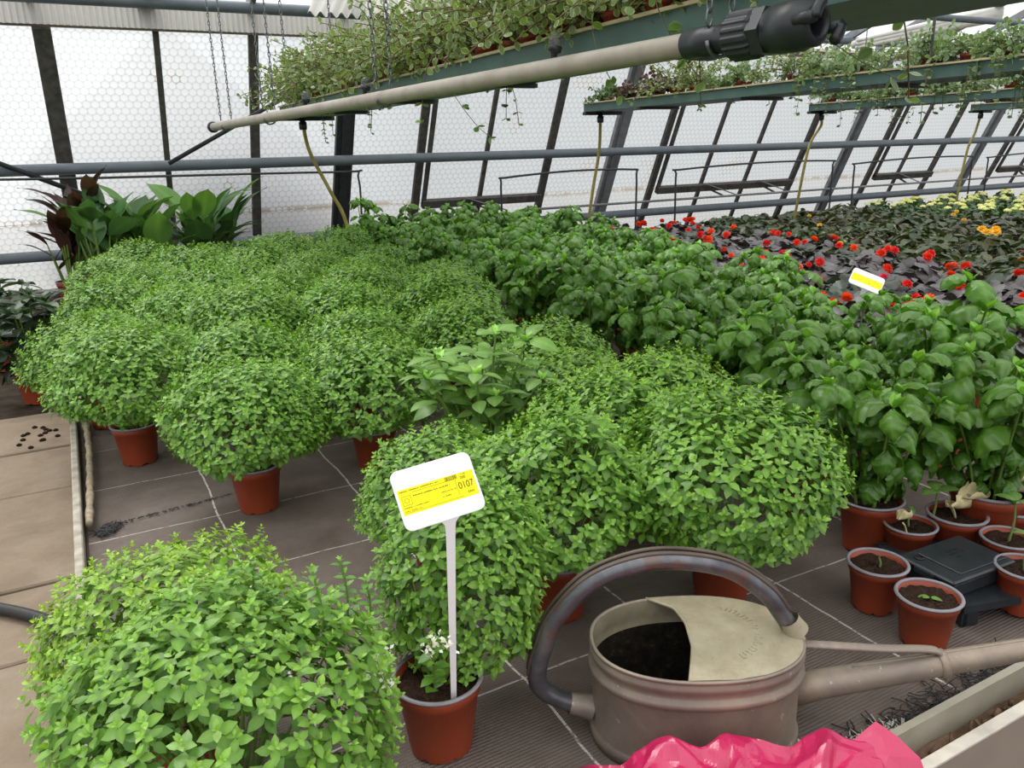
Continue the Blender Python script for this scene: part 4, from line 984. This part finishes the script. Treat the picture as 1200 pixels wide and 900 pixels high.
t = NT('dark_residue'); o = t.obj(); n1 = t.noise(60, 6, o, .75); c = t.ramp(n1, [(.4, lin('#15120f')), (.6, lin('#2a241d')), (.78, lin('#7c7052'))]); M['residue'] = t.done(t.pbr(c, .9, 0, .2, t.bump(n1, .6, .004)))
wc = thing('watering_can', 'old oval zinc watering can with arched handle and long spout, foreground', 'watering can', (cx, cy, 0), math.atan2(E_[1], E_[0]))
A_, B_ = .148, .103
def oval(d, n=72, ex=2.25):
    th = np.arange(n) * 2 * PI / n; c_, s_ = np.cos(th), np.sin(th)
    return np.c_[(A_ + d) * np.sign(c_) * np.abs(c_) ** (2 / ex), (B_ + d) * np.sign(s_) * np.abs(s_) ** (2 / ex)]
def oval_stack(b, prof, n=72, cap0=False, cap1=False):
    V = np.concatenate([np.c_[oval(d, n), np.full(n, z)] for d, z in prof]); j = np.arange(n); k = (j + 1) % n
    fc = [np.concatenate([np.stack([i * n + j, i * n + k, (i + 1) * n + k, (i + 1) * n + j], 1) for i in range(len(prof) - 1)])]
    if cap0: fc.append(list(range(n - 1, -1, -1)))
    if cap1: fc.append(list(range((len(prof) - 1) * n, len(prof) * n)))
    b.add(V, fc); return b
ZC = .150
b = MB(); oval_stack(b, [(.0, .0), (.0035, .001), (.0035, .014), (.001, .017), (-.001, .02), (-.001, .104), (.001, .108), (.0045, .112), (.0055, .116), (.0045, .120), (.0, .124), (-.0005, .128), (.001, .134), (.0035, .138), (.004, .1435), (.0015, .147), (.0015, .150), (.0035, .152), (.0035, .1545), (.0, .1555), (-.002, .153), (-.002, .135)], cap0=True)
part('body', b.mesh('body', M['zinc']), wc)
b = MB(); oval_stack(b, [(-.0022, .1535), (-.0025, .128), (.001, .117), (-.003, .11), (-.003, .104)]); part('inner_rim', b.mesh('inner_rim', M['zinctop']), wc)
b = MB(); oval_stack(b, [(-.0031, .112), (-.004, .05), (-.012, .012)], cap1=False); V = np.c_[oval(-.012), np.full(72, .012)]; b.add(V, [list(range(72))]); part('interior', b.mesh('interior', M['residue']), wc)
# half cover with rolled edge
b = MB(); ns = np.linspace(-.985, .985, 25); rows = []; ed = []
for q in ns:
    w_ = B_ * q; ue = np.interp(q, [-1, -.67, -.34, .2, .63, .9, 1], [-.031, -.021, -.012, -.009, -.017, -.045, -.055]); u1 = A_ * (1 - abs(q) ** 2.25) ** (1 / 2.25)
    r = []
    for tt in np.linspace(0, 1, 14):
        u_ = ue + (u1 - ue) * tt; fall = (1 - abs(q) ** 2.5); hz = .0555 * 0 + .0075 * fall * (1 - .9 * tt ** 3)
        r.append((u_, w_, ZC + .0055 + hz))
    rows.append(r); ed.append(r[0])
V = np.array(rows).reshape(-1, 3); n0, n1_ = 25, 14; i, j = np.meshgrid(np.arange(n0 - 1), np.arange(n1_ - 1), indexing='ij'); i = i.ravel(); j = j.ravel()
Q = np.stack([i * n1_ + j, i * n1_ + j + 1, (i + 1) * n1_ + j + 1, (i + 1) * n1_ + j], 1); b.add(V, [Q]); b.add(V - np.array([0, 0, .0016]), [Q[:, ::-1]])
cv = part('cover', b.mesh('cover', M['zinctop']), wc, label='dusty pale half cover')
b = MB(); b.tube(np.array(ed) - np.array([0, 0, .002]), .0028, 8); part('rolled_edge', b.mesh('rolled_edge', M['zinctop']), cv)
b = MB()
for k, a in enumerate(np.linspace(-1.15, 1.1, 22)):
    r0 = .060; p0 = np.array([.022 + r0 * math.cos(a), r0 * math.sin(a)]); dr = np.array([math.cos(a), math.sin(a)]); l_ = (.010, .006, .010, .008)[k % 4]
    z_ = ZC + .0125
    fall = lambda p: ZC + .0058 + .0075 * (1 - (abs(p[1]) / B_) ** 2.5) * (1 - .9 * min(1, max(0, (p[0] + .01) / (A_))) ** 3)
    p1 = p0 + dr * l_; b.tube([(*p0, fall(p0)), (*p1, fall(p1))], .0008, 5)
    if k % 3 == 0: p2 = p1 + np.array([-dr[1], dr[0]]) * .004; b.tube([(*p1, fall(p1)), (*p2, fall(p2))], .0007, 5)
part('embossing', b.mesh('embossing', M['zinctop']), cv)
# handle: U-section tube
hp_ = smooth_path([(-.146, 0, .037), (-.170, 0, .044), (-.200, 0, .056), (-.221, 0, .072), (-.2285, 0, .092), (-.2265, 0, .115), (-.218, 0, .145), (-.200, 0, .19), (-.153, 0, .243), (-.094, 0, .270), (-.035, 0, .276), (.037, 0, .262), (.092, 0, .225), (.122, 0, .185), (.138, 0, .158)], 6)
b = MB(); b.tube(hp_[3:], np.interp(np.arange(len(hp_) - 3), [0, 20, len(hp_) - 4], [.0125, .0142, .0125]), 18); hd = part('handle', b.mesh('handle', M['canhandle']), wc)
T = np.gradient(hp_, axis=0); T /= np.linalg.norm(T, axis=1)[:, None]; nrm_ = np.c_[-T[:, 2], T[:, 1] * 0, T[:, 0]]; 
b = MB(); lip = hp_[26:-6] + nrm_[26:-6] * .0125
for yy in (-.0075, .0075): b.tube(lip + np.array([0, yy + .004, 0]), .0032, 6)
part('folded_seam', b.mesh('folded_seam', simple('seam_rust', lin('#5c5046'), .5, .4, .4, .2, 30)), hd)
b = MB(); b.lathe([(.019, 0), (.0165, .018), (.0145, .034)], 20, (-.148, 0, .038), rot=[[0.25, 0, -.97], [0, 1, 0], [.97, 0, .25]]); part('handle_socket', b.mesh('handle_socket', M['zinc']), wc)
b = MB(); b.lathe([(.0155, 0), (.0165, .01), (.0185, .018), (.0195, .024)], 20, (.131, 0, .178), rot=np.array([[-.86, 0, .5], [0, 1, 0], [-.5, 0, -.86]])); b.box((.128, -.018, .128), (.153, .018, .159), bev=.004); part('handle_collar', b.mesh('handle_collar', M['zinctop']), wc)
sp_a, sp_b = np.array([.135, 0, .058]), np.array([.66, 0, .146])
b = MB(); ts = np.linspace(0, 1, 12); b.tube(sp_a + (sp_b - sp_a) * ts[:, None], np.interp(ts, [0, .05, .4, 1], [.026, .0215, .018, .0125]), 22); spt = part('spout', b.mesh('spout', M['zinc']), wc)
b = MB(); b.tube(sp_a + (sp_b - sp_a) * ts[2:, None] + np.array([0, 0, 1]) * np.interp(ts[2:], [0, .05, .4, 1], [.026, .0215, .018, .0125])[:, None], .002, 6); part('spout_seam', b.mesh('spout_seam', M['zinc']), spt)
d_ = (sp_b - sp_a) / np.linalg.norm(sp_b - sp_a); q_ = np.array([0, 1, 0]); RR = np.array([np.cross(q_, d_), q_, d_]).T
b = MB(); b.lathe([(.0175, 0), (.0205, .001), (.0205, .012), (.0175, .013)], 22, sp_a + d_ * .222, rot=RR); part('brace_band', b.mesh('brace_band', M['zinc']), spt)
b = MB(); pb = smooth_path([(.143, 0, .136), (.20, 0, .131), (.27, 0, .124), (.335, 0, .1205), (.352, 0, .116), (.358, 0, .106)], 5); b.tube(pb, .0085, 12, flat=.55); part('brace', b.mesh('brace', M['zinc']), wc)

# ================================================================== PINK BAG
import itertools
rb = np.random.default_rng(5); nx, ny = 150, 90; us = np.linspace(-.185, .235, nx); vs = np.linspace(-.42, -.118, ny)
U, Vv = np.meshgrid(us, vs, indexing='ij')
ul = (us - us[0]) / (us[-1] - us[0]); edge_in = np.minimum(1, np.minimum((U - us[0]) / .03, (us[-1] - U) / .02)).clip(0, 1) ** .5 * np.minimum(1, (vs[-1] - Vv) / .014).clip(0, 1) ** .5
top = np.interp(U, [-.185, -.16, -.10, -.06, -.02, .06, .12, .19, .225, .235], [.045, .058, .074, .094, .088, .098, .096, .094, .075, .06])
crz = np.zeros_like(U); Wu = U + .02 * np.sin(Vv * 30 + 1) + .012 * np.sin(U * 50); Wv = Vv + .02 * np.sin(U * 25)
for lam, amp in ((.20, .005), (.15, .006), (.11, .006), (.085, .010), (.06, .016), (.045, .015), (.034, .012), (.024, .008), (.016, .004)):
    a = rb.uniform(0, PI); ph = rb.uniform(0, 2); s_ = ((Wu * math.cos(a) + Wv * math.sin(a)) / lam + ph) % 2; crz += amp * (np.abs(s_ - 1) - .5) * 1.15
zt = (top - .02 * ((vs[-1] - Vv) / .3)) * 1 + crz * np.interp(Vv, [-.42, -.19, -.13], [1.0, .9, .45])
z = .03 + (zt - .03) * edge_in; z = np.maximum(z, .028)
vj = Vv + .010 * np.sin(U * 60) * ((Vv - vs[0]) / (vs[-1] - vs[0])) - .004
vj = np.minimum(vj, -.1165)
Vt = np.stack([U + .006 * np.sin(Vv * 70) * edge_in, vj, z], -1).reshape(-1, 3)
r = ny; i, j = np.meshgrid(np.arange(nx - 1), np.arange(ny - 1), indexing='ij'); i = i.ravel(); j = j.ravel(); Qb = np.stack([i * r + j, (i + 1) * r + j, (i + 1) * r + j + 1, i * r + j + 1], 1)
b = MB(); b.add(Vt, [Qb]); Vb = Vt.copy(); Vb[:, 2] = .027; b.add(Vb, [Qb[:, ::-1]])
# loose crumpled corner at the right end
hh = np.linspace(0, 1, 8)
t = NT('pink_plastic_film'); o = t.obj(); n1 = t.noise(26, 5, o, .6, 1.2); n2 = t.noise(90, 4, o, .6)
c = t.mix(t.math('MULTIPLY', n1, .5), lin('#c42059'), lin('#a5184a')); p_ = t.pbr(c, .3, 0, .6, t.bump(n2, .15, .003), .3)
tl = t.n('ShaderNodeBsdfTranslucent'); tl.inputs[0].default_value = (*lin('#f0467f'), 1); mm = t.n('ShaderNodeMixShader'); mm.inputs[0].default_value = .12; t.l(p_, mm.inputs[1]); t.l(tl.outputs[0], mm.inputs[2]); M['pink'] = t.done(mm.outputs[0])
pk = thing('plastic_bag', 'crumpled bright pink plastic bag in front of the watering can', 'plastic bag', (cx, cy, 0), math.atan2(E_[1], E_[0]))
part('film', b.mesh('film', M['pink'], False), pk)
b = MB(); P = []
base = [(.17, -.14, .085), (.205, -.13, .108), (.225, -.15, .10), (.245, -.17, .085), (.25, -.20, .055), (.22, -.22, .05), (.18, -.20, .07)]
ctr = np.array([[.205, -.17, .088]]); b.add(np.vstack([np.array(base), ctr]), [np.array([(k, (k + 1) % 7, 7) for k in range(7)])]); part('loose_corner', b.mesh('loose_corner', M['pink'], False), pk)

# ================================================================== PRICE LABELS
def price_label(name, label, base, centre, right, up, w, h, full=True):
    right = np.array(right, float); right /= np.linalg.norm(right); up = np.array(up, float); up -= right * up.dot(right); up /= np.linalg.norm(up); nr = np.cross(right, up)
    Rm = np.array([right, up, nr]).T; centre = np.array(centre, float); base = np.array(base, float)
    r_ = thing(name, label, 'plant label', tuple(base)); c0 = centre - base
    def rrect(w, h, r, n=6):
        p = []
        for cx_, cy_, a0 in ((w / 2 - r, h / 2 - r, 0), (-w / 2 + r, h / 2 - r, PI / 2), (-w / 2 + r, -h / 2 + r, PI), (w / 2 - r, -h / 2 + r, 1.5 * PI)):
            p += [(cx_ + r * math.cos(a0 + a), cy_ + r * math.sin(a0 + a)) for a in np.linspace(0, PI / 2, n)]
        return p
    b = MB(); b.prism(rrect(w, h, .010), -.001, .001, rot=Rm, off=c0); b.prism(rrect(w - .002, h - .002, .009), .001, .0016, rot=Rm, off=c0)
    part('plate', b.mesh('plate', M['tagwhite'], False), r_)
    # tapering stake
    b = MB(); top_ = c0 - Rm[:, 1] * h * .49 + Rm[:, 0] * .004; S = smooth_path([top_, top_ * .9, top_ * .5, top_ * .0], 5); wd = np.interp(np.linspace(0, 1, len(S)), [0, .1, .3, 1], [.013, .0075, .0062, .004])
    V = []
    for p, q in zip(S, wd): V += [p - Rm[:, 0] * q + nr * .001, p + Rm[:, 0] * q + nr * .001, p + Rm[:, 0] * q - nr * .0012, p - Rm[:, 0] * q - nr * .0012]
    n = len(S); Q = [(i * 4 + k, i * 4 + (k + 1) % 4, i * 4 + 4 + (k + 1) % 4, i * 4 + 4 + k) for i in range(n - 1) for k in range(4)]
    b.add(np.array(V), [np.array(Q), [3, 2, 1, 0]]); part('stake', b.mesh('stake', M['tagwhite'], False), r_)
    sh = h * .42; b = MB(); b.prism([(-w * .47, -sh / 2), (w * .47, -sh / 2), (w * .47, sh / 2), (-w * .47, sh / 2)], .0017, .0020, rot=Rm, off=c0 - Rm[:, 1] * h * .03)
    st = part('sticker', b.mesh('sticker', M['yellow'], False), r_)
    o0 = c0 - Rm[:, 1] * h * .03
    def txt(s_, x, y, size, sx=1.):
        cu = bpy.data.curves.new('lettering', 'FONT'); cu.body = s_; cu.size = size; cu.extrude = .00008; cu.materials.append(M['ink'])
        to = bpy.data.objects.new('tmp', cu); C.objects.link(to); bpy.context.view_layer.update()
        me_ = bpy.data.meshes.new_from_object(to.evaluated_get(bpy.context.evaluated_depsgraph_get())); bpy.data.objects.remove(to)
        o = bpy.data.objects.new('lettering', me_); C.objects.link(o); o.parent = st
        mm_ = Matrix.Identity(4)
        for a in range(3):
            mm_[a][0] = Rm[a][0] * sx; mm_[a][1] = Rm[a][1]; mm_[a][2] = Rm[a][2]; mm_[a][3] = (o0 + Rm[:, 0] * x + Rm[:, 1] * y + nr * .0022)[a]
        o.matrix_local = mm_
    def rule(x0, y0, x1, y1, tk=.0003):
        return (x0, y0, x1, y1)
    if full:
        W2, H2 = w * .47, sh / 2
        txt('0107', W2 - .0235, -H2 * .25, .0125, .82); txt('200', W2 - .0185, H2 * .50, .0052); txt('EAN', W2 - .0135, -H2 * .72, .0042)
        txt('x 1,00', W2 - .0165, H2 * .84 - .0004, .0026)
        b = MB()
        def line(x0, y0, x1, y1, tk): 
            b.prism([(min(x0, x1), min(y0, y1)), (max(x0, x1) + (tk if x0 == x1 else 0), min(y0, y1)), (max(x0, x1) + (tk if x0 == x1 else 0), max(y0, y1) + (tk if y0 == y1 else 0)), (min(x0, x1), max(y0, y1) + (tk if y0 == y1 else 0))], .0020, .0022, rot=Rm, off=o0)
        for (x0, y0, n_, sz) in ((-W2 + .002, H2 * .78, 30, .0014), (-W2 + .018, H2 * .28, 28, .0016), (-W2 + .003, -H2 * .50, 18, .0013), (-W2 + .003, -H2 * .76, 13, .0013), (W2 - .047, -H2 * .12, 13, .0013), (W2 - .047, -H2 * .48, 6, .0012)):
            x = x0
            for k in range(n_):   # worn, unreadable small print
                wch = random.choice((.0007, .0011, .0014)); line(x, y0, x + wch, y0 + sz * random.uniform(.5, 1), 0); x += wch + .0005 + (.0012 if random.random() < .14 else 0)
        line(-W2 + .018, H2 * .62, W2 - .026, H2 * .62, .0003); line(-W2 + .001, -H2 * .86, W2 - .02, -H2 * .86, .0003); line(W2 - .0255, -H2 * .7, W2 - .0255, H2 * .6, .0003)
        line(-W2 + .003, -H2 * .28, -W2 + .0145, -H2 * .28, .0003); line(-W2 + .003, H2 * .42, -W2 + .0145, H2 * .42, .0003); line(-W2 + .003, -H2 * .28, -W2 + .003, H2 * .42, .0003); line(-W2 + .0145, -H2 * .28, -W2 + .0145, H2 * .42, .0003)
        a = np.linspace(0, 2 * PI, 19); ring = np.c_[-W2 + .0088 + .003 * np.cos(a), .0012 + .003 * np.sin(a), np.full(19, .0021)] @ Rm.T + o0; b.tube(ring, .00022, 4, False)
        for k in range(16): x = W2 - .038 + k * .001; line(x, H2 * .62, x + random.choice((.0004, .0007)), H2 * .95, 0)
        part('print', b.mesh('print', M['ink'], False), st)
    else:
        b = MB()
        for k in range(12): b.prism([(0, 0), (.002, 0), (.002, .002), (0, .002)], .0020, .0022, rot=Rm, off=o0 + Rm[:, 0] * random.uniform(-w * .4, w * .4) + Rm[:, 1] * random.uniform(-sh * .4, sh * .35))
        part('print', b.mesh('print', M['ink'], False), st)
    return r_
price_label('price_label', 'tall white plastic price label with yellow sticker reading 0107, foreground', (.360, .868, .092), (.352, .862, .418), (.104, -.01, .012), (-.03, .06, .075), .107, .078)
price_label('price_label', 'white label with yellow sticker tilted among the large-leaved basil', (2.13, 1.73, .12), (2.155, 1.645, .405), (.6, -.75, -.38), (.55, .35, .55), .10, .068, False)

# ================================================================== SEEDLING POTS, TRAY, BAIT BOX
def small_pot(x, y, label, parts, z=0., sc=1., name='seedling_pot'):
    r_ = thing(name, label, 'seedling pot', (x, y, z), random.uniform(0, 6), sc, 'seedling pots by the bait box')
    part('pot', POTS[0], r_); part('rim', POTS[1], r_); part('soil', POTS[2], r_)
    for nm, me, kw in parts: part(nm, me, r_, **kw)
    return r_
def seedling(seed, h, leaf, n=2, tilt=60, col=(.16, .30, .06)):
    global rng
    rng = np.random.default_rng(seed); b = MB(); P = smooth_path([(0, 0, .07), (.004, .003, .07 + h * .5), (.002, .0, .07 + h)], 4); b.tube(P, np.linspace(.0028, .0016, len(P)), 6, False, col=(.22, .30, .09))
    for q in range(n):
        an = q * 2 * PI / n + rng.normal(0, .2); ti = math.radians(tilt); d = np.array([[math.cos(an) * math.sin(ti), math.sin(an) * math.sin(ti), math.cos(ti)]]); b.leaves(LB2, P[-1][None], d, np.array([[-math.cos(an) * .4, -math.sin(an) * .4, .9]]), np.array([leaf]), np.array(col)[None] * rng.uniform(.9, 1.1))
    return b.mesh('seedling', M['leaf'])
def wilted(seed, n=2, size=.06):
    global rng
    rng = np.random.default_rng(seed); b = MB(); nx, ny = 16, 6
    for q in range(n):
        an = rng.uniform(0, 6.28); c_ = rng.uniform(1.5, 2.3); bend = rng.uniform(-.9, .9); V = []
        t = np.linspace(0, 1, nx + 1); w = .42 * np.sin(PI * np.clip(t, .02, .98) ** .9) ** .7
        th = -.35 + bend * t; X = np.cumsum(np.cos(th)) / nx; Z = np.cumsum(np.sin(th)) / nx
        for i in range(nx + 1):
            for j in range(-ny, ny + 1):
                u = j / ny; ww = w[i] * (1 + .10 * math.sin(t[i] * 17 + u * 3 + seed)); k = c_ * (1 + .25 * math.sin(t[i] * 9 + seed))
                y = ww * math.sin(u * k) / k * 1.3; z = ww * (1 - math.cos(u * k)) / k * 1.3 + .035 * math.sin(t[i] * 23 + 4 * u) * abs(u)
                V.append((X[i] + .03 * math.sin(u * 6 + t[i] * 8), y, Z[i] + z))
        V = np.array(V) * size; r = 2 * ny + 1; Q = np.array([(i * r + j, (i + 1) * r + j, (i + 1) * r + j + 1, i * r + j + 1) for i in range(nx) for j in range(2 * ny)])
        ca, sa = math.cos(an), math.sin(an); tl = rng.uniform(-.6, .6); ct, st_ = math.cos(tl), math.sin(tl)
        V = V @ np.array([[1, 0, 0], [0, ct, -st_], [0, st_, ct]]).T @ np.array([[ca, -sa, 0], [sa, ca, 0], [0, 0, 1]]).T
        b.add(V + np.array([-ca * size * .45 + rng.normal(0, .012), -sa * size * .45 + rng.normal(0, .012), .088 + size * .35 + .016 * q]), [Q])
        b.tube(smooth_path([(0, 0, .075), (-ca * size * .2, -sa * size * .2, .085 + size * .2), (-ca * size * .4, -sa * size * .4, .09 + size * .32)], 4), .0018, 5)
    return b.mesh('withered_leaf', M['wilt'])
small_pot(1.172, .712, 'small pot with two round seedling leaves, nearest the spout', [('seedling', seedling(1, .012, .020, 2, 70), {})], sc=1.02)
small_pot(1.193, .828, 'small pot holding only a cut green stump, left of the bait box', [('stump', seedling(2, .028, .004, 1, 10), {})], sc=1.02)
# black tray under the rest
b = MB(); b.box((0, 0, .036), (.36, .235, .043), bev=.002)
for x0 in (0, .12, .235, .325): b.box((x0, .003, 0), (x0 + .035, .012, .037)); b.box((x0, .222, 0), (x0 + .035, .231, .037))
for y0 in (.003, .10, .20): b.box((.003, y0, 0), (.012, y0 + .03, .037)); b.box((.348, y0, 0), (.357, y0 + .03, .037))
b.box((-.003, -.003, .030), (.363, .004, .0445)); b.box((-.003, .231, .030), (.363, .238, .0445)); b.box((-.003, 0, .030), (.004, .235, .0445)); b.box((.356, 0, .030), (.363, .235, .0445))
bt = part('carrying_tray', b.mesh('carrying_tray', M['black'], False), None, (1.262, .700, .0), math.radians(-16)); tag(bt, 'low black plastic carrying tray under the seedling pots at right', 'tray')
small_pot(1.405, .685, 'seedling pot right of the bait box with one thin sprout, on the tray', [('seedling', seedling(3, .085, .03, 3, 60), {})], .003, .95)
small_pot(1.490, .765, 'seedling pot on the tray at the right edge, half cut by the photo', [('seedling', seedling(4, .10, .04, 3, 55), {})], .003, .95)
small_pot(1.385, .900, 'seedling pot hidden just behind the bait box', [('seedling', seedling(5, .05, .018, 2, 70), {}), ('withered_leaf', wilted(13, 1, .05), dict(loc=(-.045, .02, .01)))], 0., .98)
small_pot(1.485, .868, 'seedling pot with cream withered leaves behind the bait box', [('withered_leaf', wilted(11, 2, .06), {}), ('seedling', seedling(6, .06, .045, 3, 60), dict(loc=(-.04, .0, 0)))], 0., 1.1)
small_pot(1.615, .83, 'seedling pot with large curled withered leaves at the right edge', [('withered_leaf', wilted(12, 3, .07), {}), ('seedling', seedling(7, .15, .055, 3, 62), {})], 0., 1.1)
b = MB(); P = smooth_path([(1.33, .90, .006), (1.37, .93, .015), (1.40, .95, .012), (1.43, .97, .02)], 4); b.tube(P, .002, 5, False, col=(.2, .28, .08))
rng = np.random.default_rng(77); k = 16; q = P[rng.integers(0, len(P), k)]; b.leaves(LB2, q, np.c_[rng.normal(0, 1, (k, 2)), np.abs(rng.normal(0, .2, k))], np.tile([[0, 0, 1.]], (k, 1)), .032, np.array([[.10, .17, .05]]))
tag(part('fallen_sprig', b.mesh('fallen_sprig', M['leaf'])), 'wilted green sprig lying on the fabric behind the bait box', 'sprig')
# bait box
bx = thing('bait_box', 'flat black plastic bait box resting among the seedling pots', 'bait box', (1.336, .770, .0445), math.radians(-3))
b = MB(); b.box((-.078, -.052, 0), (.078, .052, .030), bev=.004); part('base', b.mesh('base', M['black'], False), bx)
b = MB(); b.box((-.085, -.058, .0305), (.085, .058, .040), bev=.003); b.box((-.05, -.045, .040), (.075, .042, .0425), bev=.001); ld = part('lid', b.mesh('lid', M['black'], False), bx)
b = MB(); b.lathe([(.007, .0402), (.009, .0402), (.009, .0432), (.007, .0432)], 16, (-.062, .03, 0)); part('key_hole', b.mesh('key_hole', M['blackhose']), ld)
b = MB()
for k, (w_, yy) in enumerate(((.030, .016), (.036, .006), (.024, -.004))):
    x = -w_ / 2 + .012
    while x < w_ / 2 + .012: b.box((x, yy, .0424), (x + .0022, yy + .005, .0431)); x += .0036
part('embossed_lines', b.mesh('embossed_lines', M['black'], False), ld)
b = MB(); b.box((-.088, -.02, .026), (-.083, .02, .036)); part('hinge', b.mesh('hinge', M['black'], False), bx)

# black hose on the path
pipe('garden_hose', smooth_path([(-.75, 2.35, Zp + .013), (-.45, 2.0, Zp + .013), (-.25, 1.80, Zp + .014), (-.165, 1.69, Zp + .016), (-.128, 1.60, Zp + .018), (-.127, 1.40, Zp + .016)], 6), .0125, M['blackhose'], 'black garden hose on the path ending behind the foreground bush basil', 'hose', 10)
b = MB()
for k in range(16):
    p = np.array([-.22 + random.gauss(0, .03), 3.05 + random.gauss(0, .05), Zp + .004]); b.lathe([(.001, -.004), (.008, -.002), (.009, .003), (.001, .007)], 6, p)
tag(part('soil_crumbs', b.mesh('soil_crumbs', M['soil'])), 'spilled dark soil crumbs on the slabs near the left pot', 'soil crumbs', None, 'stuff')
b = MB(); b.lathe([(.001, 0), (.007, .002), (.008, .007), (.004, .012), (.001, .013)], 7, (.575, 1.03, 0.0)); tag(part('bark_chip', b.mesh('bark_chip', M['stemwood'])), 'small brown bark chip on the fabric left of the watering can', 'bark chip')
b = MB(); rng = np.random.default_rng(3); k = 6; b.tube(smooth_path([(.60, 1.06, .004), (.62, 1.085, .01), (.625, 1.11, .004)], 4), .0013, 5, col=(.25, .32, .1)); b.leaves(LS, np.array([[.605, 1.07, .006], [.62, 1.09, .008], [.625, 1.105, .006]]), rng.normal(0, 1, (3, 3)), np.tile([[0, 0, 1.]], (3, 1)), .02, (.2, .3, .08)); tag(part('fallen_leaf', b.mesh('fallen_leaf', M['leaf'])), 'fallen green leaf sprig on the fabric inside the can handle view', 'fallen leaf')

# ------------------------------------------------------------------ render settings
sc = bpy.context.scene
sc.view_settings.view_transform = 'Standard'; sc.view_settings.look = 'None'; sc.view_settings.gamma = 1; sc.view_settings.exposure = 0.16
sc.view_settings.use_curve_mapping = False
cy_ = sc.cycles
cy_.use_denoising = True
try: cy_.denoiser = 'OPENIMAGEDENOISE'
except Exception: pass
cy_.max_bounces = 8; cy_.diffuse_bounces = 4; cy_.glossy_bounces = 3; cy_.transmission_bounces = 6; cy_.transparent_max_bounces = 12
cy_.sample_clamp_indirect = 4; cy_.caustics_reflective = False
